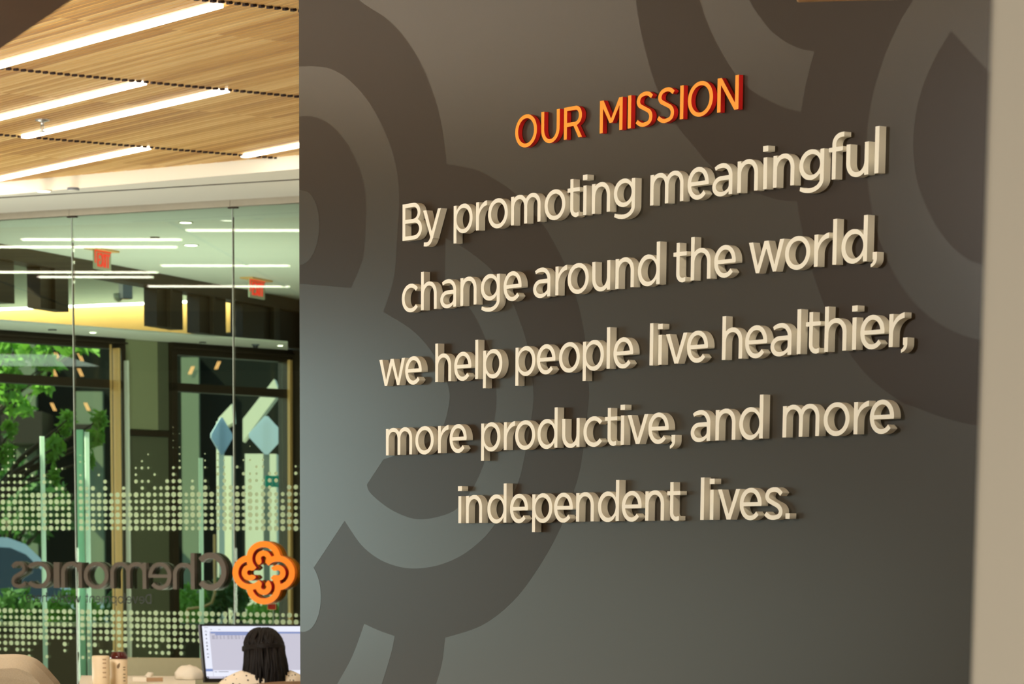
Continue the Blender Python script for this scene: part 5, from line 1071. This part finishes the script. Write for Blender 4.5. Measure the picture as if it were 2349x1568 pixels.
# dark building across the street
BD = VPlane(P(300, 1000, 56), RT)
bd = empty('building', BD.pt(BD.sz(300, 1000)[0], 0), 'dark office building across the street, seen through both windows', 'building')
X = lambda u, v=1000: BD.sz(u, v)[0]
Z = lambda v, u=300: BD.hit(u, v).z
mb = MB(); mb.pbox(BD, X(-400), X(1000), 0, 6, -.05, Z(560)); mb.build('wall', M['dark_building'], bd)
mb = MB(); mb.pbox(BD, X(42), X(88), -.25, -.01, -.05, Z(790)); mb.build('pale_pier', M['grey_building'], bd)
mb = MB(); mb.pbox(BD, X(180), X(240), -.25, -.01, -.05, Z(900)); mb.build('pale_pier', M['grey_building'], bd)
mb = MB(); mb.pbox(BD, X(420), X(460), -.25, -.01, -.05, Z(820)); mb.build('pale_pier', M['grey_building'], bd)
mb = MB(); mb.pbox(BD, X(36), X(128), -1.6, -.26, Z(1026), Z(955)); mb.build('canopy', M['bronze_frame'], bd)
mb = MB(); mb.pbox(BD, X(150), X(238), -.3, -.26, Z(987), Z(975)); mb.build('canopy', M['bronze_frame'], bd)
for u, v in ((134, 821), (187, 822), (127, 857), (187, 857), (125, 936), (202, 935), (438, 850), (498, 838)):  # glowing slanted bars painted in as reflection glints
    mb = MB()
    for k in (0, 4.5):
        s = -5 if u > 400 else 5
        mb.face([BD.pt(X(u + k - s, v), Z(v - 9), -.27), BD.pt(X(u + k + 2.4 - s, v), Z(v - 9), -.27), BD.pt(X(u + k + 2.4 + s * .6, v), Z(v + 9), -.27), BD.pt(X(u + k + s * .6, v), Z(v + 9), -.27)])
    mb.build('reflection_glint', M['glint'], bd)

# sunlit concrete supports with a diagonal brace; one of them stands in for a reflection
def support(t, ua, ub, vtop, brace, label):
    pl = VPlane(P(ua, 1100, t), RT)
    xs = lambda u: pl.sz(u, 1100)[0]
    r = empty('concrete_support', pl.pt((xs(ua) + xs(ub)) / 2, -.05), label, 'column', 'sunlit concrete supports outside')
    mb = MB(); mb.pbox(pl, xs(ua), xs(ub), 0, .5, -.05, pl.hit(ua, vtop).z); mb.build('shaft', M['concrete'], r)
    mb = MB(); q = [pl.sz(u, v) for u, v in brace]
    mb.hexa([pl.pt(a, z, .05) for a, z in q], [pl.pt(a, z, .42) for a, z in q]); mb.build('brace', M['concrete'], r)
support(36, 562, 634, 1040, [(556, 1012), (556, 960), (628, 868), (640, 900)], 'broad sunlit concrete support with a diagonal brace, right window, behind the orange logo')
support(37, 502, 531, 1045, [(496, 990), (500, 958), (531, 925), (534, 968)], 'narrow sunlit concrete support with a short brace, left of the second glass joint')

# road signs seen from the back
def road_sign(u, v, w, h, t, label, yaw):
    d = LV(math.cos(yaw), math.sin(yaw)); pl = VPlane(P(u, v, t), d); a, z = pl.sz(u, v)
    hw = w / 2 * t / F_PX / math.cos(yaw); hh = h / 2 * t / F_PX
    r = empty('road_sign', pl.pt(a, -.05), label, 'road sign', 'diamond road signs outside')
    k = .10
    pts = [(-hw, -hh * k), (-hw, hh * k), (-hw * k, hh), (hw * k, hh), (hw, hh * k), (hw, -hh * k), (hw * k, -hh), (-hw * k, -hh)]
    mb = MB(); f = [pl.pt(a + x, z + y, 0) for x, y in pts]; bk = [pl.pt(a + x, z + y, .012) for x, y in pts]
    mb.face(f); mb.face(bk[::-1])
    for i in range(8): mb.face([f[i], f[(i + 1) % 8], bk[(i + 1) % 8], bk[i]])
    mb.build('plate', M['sign_back'], r)
    mb = MB(); mb.pbox(pl, a - .03, a + .03, .013, .06, -.05, z + hh * .8); mb.build('post', M['aluminium'], r)
road_sign(611, 998, 78, 84, 33, 'whole pale blue diamond road sign back, right of the second glass joint', .1)
road_sign(509, 1000, 46, 82, 33.5, 'narrow looking pale blue diamond road sign back, left of the second glass joint', .55)
# teal street name sign, reversed
TP = VPlane(P(632, 1103, 31), LV(.96, .28)); a0, z0 = TP.sz(609, 1116); a1, z1 = TP.sz(651, 1091)
r = empty('street_name_sign', TP.pt((a0 + a1) / 2, -.05), 'small teal street name sign with white reversed lettering beside the copper jamb', 'street sign')
mb = MB(); mb.pbox(TP, a0, a1, 0, .02, z0, z1); mb.build('blade', M['teal_sign'], r)
hh = z1 - z0; lps = []; x = a1 + (a1 - a0) * .02; s_ = hh * .44
for ch in 'mber E':
    if ch == ' ': x -= s_ * .3; continue
    sx = s_ * .40; sy = s_ * (1.0 if ch != 'E' else 1.4)
    if ch == 'm': sx *= .8
    for lp in loops_of(ch, sx, sy): lps.append([(x - p_, z0 + hh * .16 + q_) for p_, q_ in lp])
    x -= sx * GW[ch] + s_ * .07
me = fill_mesh('lettering', lps, 0.0)
for v in me.vertices: v.co = TP.pt(v.co.x, v.co.y, -.004)
me.materials.append(M['white_vinyl']); o = bpy.data.objects.new('lettering', me); COL.objects.link(o); o.parent = r; o.matrix_parent_inverse = r.matrix_basis.inverted()
mb = MB(); mb.pbox(TP, a1 + .01, a1 + .05, -.02, .02, -.05, z1 + .05); mb.build('post', M['aluminium'], r)
mb = MB(); mb.pbox(TP, a1 - .02, a1 + .012, .0, .02, (z0 + z1) / 2 - .02, (z0 + z1) / 2 + .02); mb.build('clamp', M['aluminium'], r)

# parked car
def car(ul, t, label):
    pl = VPlane(P(ul, 1300, t), LV(.5, .866)); a0 = pl.sz(ul, 1300)[0]
    r = empty('car', pl.pt(a0 + 2.3, -.05), label, 'car')
    side = [(0, .35), (0, 1.05), (.12, 1.25), (.35, 1.80), (.62, 1.94), (1.75, 1.93), (2.05, 1.86), (2.85, 1.28), (3.9, 1.14), (4.3, .96), (4.42, .5), (4.40, .35)]
    mb = MB(); n = len(side)
    f = [pl.pt(a0 + x, z - .05, (.0 if z < 1.15 else .16 * (z - 1.15) / .65)) for x, z in side]; g = [pl.pt(a0 + x, z - .05, 1.8 - (.0 if z < 1.15 else .16 * (z - 1.15) / .65)) for x, z in side]
    mb.face(f); mb.face(g[::-1])
    for i in range(n): mb.face([f[i], g[i], g[(i + 1) % n], f[(i + 1) % n]])
    mb.build('body', M['car_paint'], r, bevel=.05)
    off = lambda z: (.0 if z < 1.15 else .16 * (z - 1.15) / .65) - .012
    for wn_, w in (('side_window', [(.35, 1.28), (.50, 1.74), (.70, 1.82), (1.25, 1.83), (1.22, 1.28)]), ('side_window', [(1.32, 1.28), (1.34, 1.83), (1.75, 1.82), (2.0, 1.75), (2.6, 1.30)])):
        mb = MB(); mb.face([pl.pt(a0 + x, z - .05, off(z)) for x, z in w][::-1]); mb.build(wn_, M['car_glass'], r)
    mb = MB(); mb.face([pl.pt(a0 + x, z - .05, o_) for x, z, o_ in ((2.12, 1.83, .2), (2.84, 1.315, .1), (2.84, 1.315, 1.7), (2.12, 1.83, 1.6))]); mb.build('windscreen', M['car_glass'], r)
    for x in (.85, 3.55):
        for o0_, o1_ in ((-.02, .2), (1.6, 1.82)):
            c_ = pl.pt(a0 + x, .34 - .05, o0_); d_ = pl.n
            mb = MB(); mb.tube([c_, c_ + d_ * (o1_ - o0_)], .34, 28); w_ = mb.build('wheel', M['rubber'], r)
            mb = MB(); mb.tube([c_ - d_ * .006, c_], .2, 20); mb.build('hub_cap', M['aluminium'], w_)
    mb = MB(); mb.pbox(pl, a0 + 2.62, a0 + 2.75, -.16, -.02, 1.2, 1.32); mb.build('mirror', M['car_paint'], r)
    mb = MB(); mb.pbox(pl, a0 + 4.34, a0 + 4.42, .1, .35, .72, .86); mb.build('headlamp', M['white_vinyl'], r)
car(-190, 36, 'silver car parked outside, behind the reversed letters at the left')

# trees and shrubs
def leaves(mb, c, rx, ry, rz, n, size, rnd):
    for _ in range(n):
        while True:
            x, y, z = (rnd.uniform(-1, 1) for _ in range(3)); d = x * x + y * y + z * z
            if .12 < d < 1: break
        p = c + LV(x * rx, y * ry, z * rz)
        a = Vector((rnd.gauss(0, 1), rnd.gauss(0, 1), rnd.gauss(0, .6))).normalized(); b_ = a.orthogonal().normalized()
        b_ = (b_ * math.cos(rnd.uniform(0, 6)) + a.cross(b_) * math.sin(rnd.uniform(0, 6))).normalized()
        s = size * rnd.uniform(.6, 1.3)
        w = a.cross(b_).normalized()
        mb.face([p - b_ * s, p - w * s * .36, p + b_ * s, p + w * s * .36])
def tree(name, label, t, trunk_u, clusters, m, size, n, cat='tree', group='trees outside', seed=1):
    rnd = random.Random(seed); b0 = P(trunk_u, 1300, t); r = empty(name, (b0.x, b0.y, -.05), label, cat, group)
    mb = MB()
    cs = []
    for u, v, ru, rv in clusters:
        k = t / F_PX; c = P(u, v, t + rnd.uniform(-.4, .4)); cs.append(c)
        leaves(mb, c, ru * k, ru * k * .8, rv * k, int(n * ru * rv / 900) + 12, size, rnd)
    mb.build('foliage', m, r)
    mb = MB(); base_ = Vector((b0.x, b0.y, -.05)); top = Vector((b0.x, b0.y, max(.5, sum(c.z for c in cs) / len(cs))))
    mb.tube([base_, base_.lerp(top, .5) + Vector((.03, .02, 0)), top], [.10 if cat == 'tree' else .02, .08 if cat == 'tree' else .015, .03 if cat == 'tree' else .008], 8)
    for c in cs:
        st = base_.lerp(top, .75); mb.tube([st, st.lerp(c, .5) + Vector((0, 0, .1 if cat == 'tree' else 0)), c], [.03 if cat == 'tree' else .008, .018 if cat == 'tree' else .006, .006], 6, caps=False)
    mb.build('trunk', M['bark'], r)
tree('leafy_tree', 'bright green tree with drooping leaf sprays close outside the left window', 30, -60,
     [(150, 975, 17, 30), (128, 1025, 22, 24), (160, 958, 12, 16), (228, 962, 20, 22), (222, 1000, 18, 20), (200, 1022, 18, 14), (110, 1050, 16, 20), (125, 1090, 12, 22), (24, 985, 20, 22), (16, 1040, 20, 24), (205, 1055, 12, 16)], M['leaf'], .055, 80, seed=2)
tree('leafy_tree', 'sunlit tree crown filling the upper left pane, beyond the drooping sprays', 40, -90,
     [(20, 810, 45, 45), (75, 800, 40, 26), (110, 830, 34, 22), (15, 880, 40, 40), (40, 930, 38, 26), (170, 795, 40, 16), (200, 790, 36, 14), (100, 885, 26, 18)], M['leaf'], .10, 34, seed=3)
tree('leafy_tree', 'dark green tree behind the car at the left end of the glass wall', 44, 20,
     [(30, 1120, 60, 60), (110, 1150, 50, 55), (60, 1210, 60, 40), (170, 1180, 30, 40), (25, 1255, 30, 20)], M['leaf_dark'], .12, 26, seed=4)
for i, (u, v, ru, rv, lab) in enumerate(((40, 1395, 62, 44, 'shrub under the reversed letters s and c of the company sign'), (165, 1400, 66, 46, 'shrub under the reversed letters n and o of the company sign'), (300, 1390, 64, 48, 'shrub under the reversed letter m of the company sign'),
                                  (425, 1385, 60, 46, 'shrub under the reversed letters h and C of the company sign'), (520, 1360, 46, 36, 'shrub just left of the orange logo'), (620, 1410, 60, 34, 'low shrub under the orange logo'))):
    tree('shrub', 'green ' + lab, 31 + (i % 2) * 1.2, u, [(u, v, ru, rv), (u - ru * .5, v + 20, ru * .6, rv), (u + ru * .5, v + 14, ru * .6, rv * .9)], M['leaf' if i % 2 else 'leaf_dark'], .06, 70, cat='shrub', group='shrubs outside', seed=10 + i)
# slender sapling pole and pipe rail by the right window
r = empty('pipe_rail', P(500, 1400, 29.5) * 1, 'bent copper coloured pipe rail outside the right window', 'rail')
mb = MB(); mb.tube([P(492, 1225, 29.5), P(493, 1360, 29.5), P(486, 1382, 29.5), P(466, 1392, 29.5), P(430, 1396, 29.5)], .012, 8); mb.build('rail', M['copper_jamb'], r)
mb = MB(); mb.tube([P(430, 1396, 29.5), Vector((P(430, 1396, 29.5).x, P(430, 1396, 29.5).y, -.05))], .012, 8); mb.build('post', M['copper_jamb'], r)

# low dark wall in front of the shrubs
PL = VPlane(P(300, 1425, 29.2), RT)
xa, xb = PL.sz(-30, 1425)[0], PL.sz(720, 1425)[0]; zt = PL.hit(300, 1428).z
r = empty('garden_wall', PL.pt((xa + xb) / 2, -.05), 'low dark garden wall outside, seen through the lower dot band', 'garden wall')
mb = MB(); mb.pbox(PL, xa, xb, 0, .1, -.05, zt - .04); mb.build('wall', M['bronze_frame'], r)
mb = MB(); mb.pbox(PL, xa - .02, xb + .02, -.02, .12, zt - .039, zt); mb.build('coping', M['olive_dark'], r)
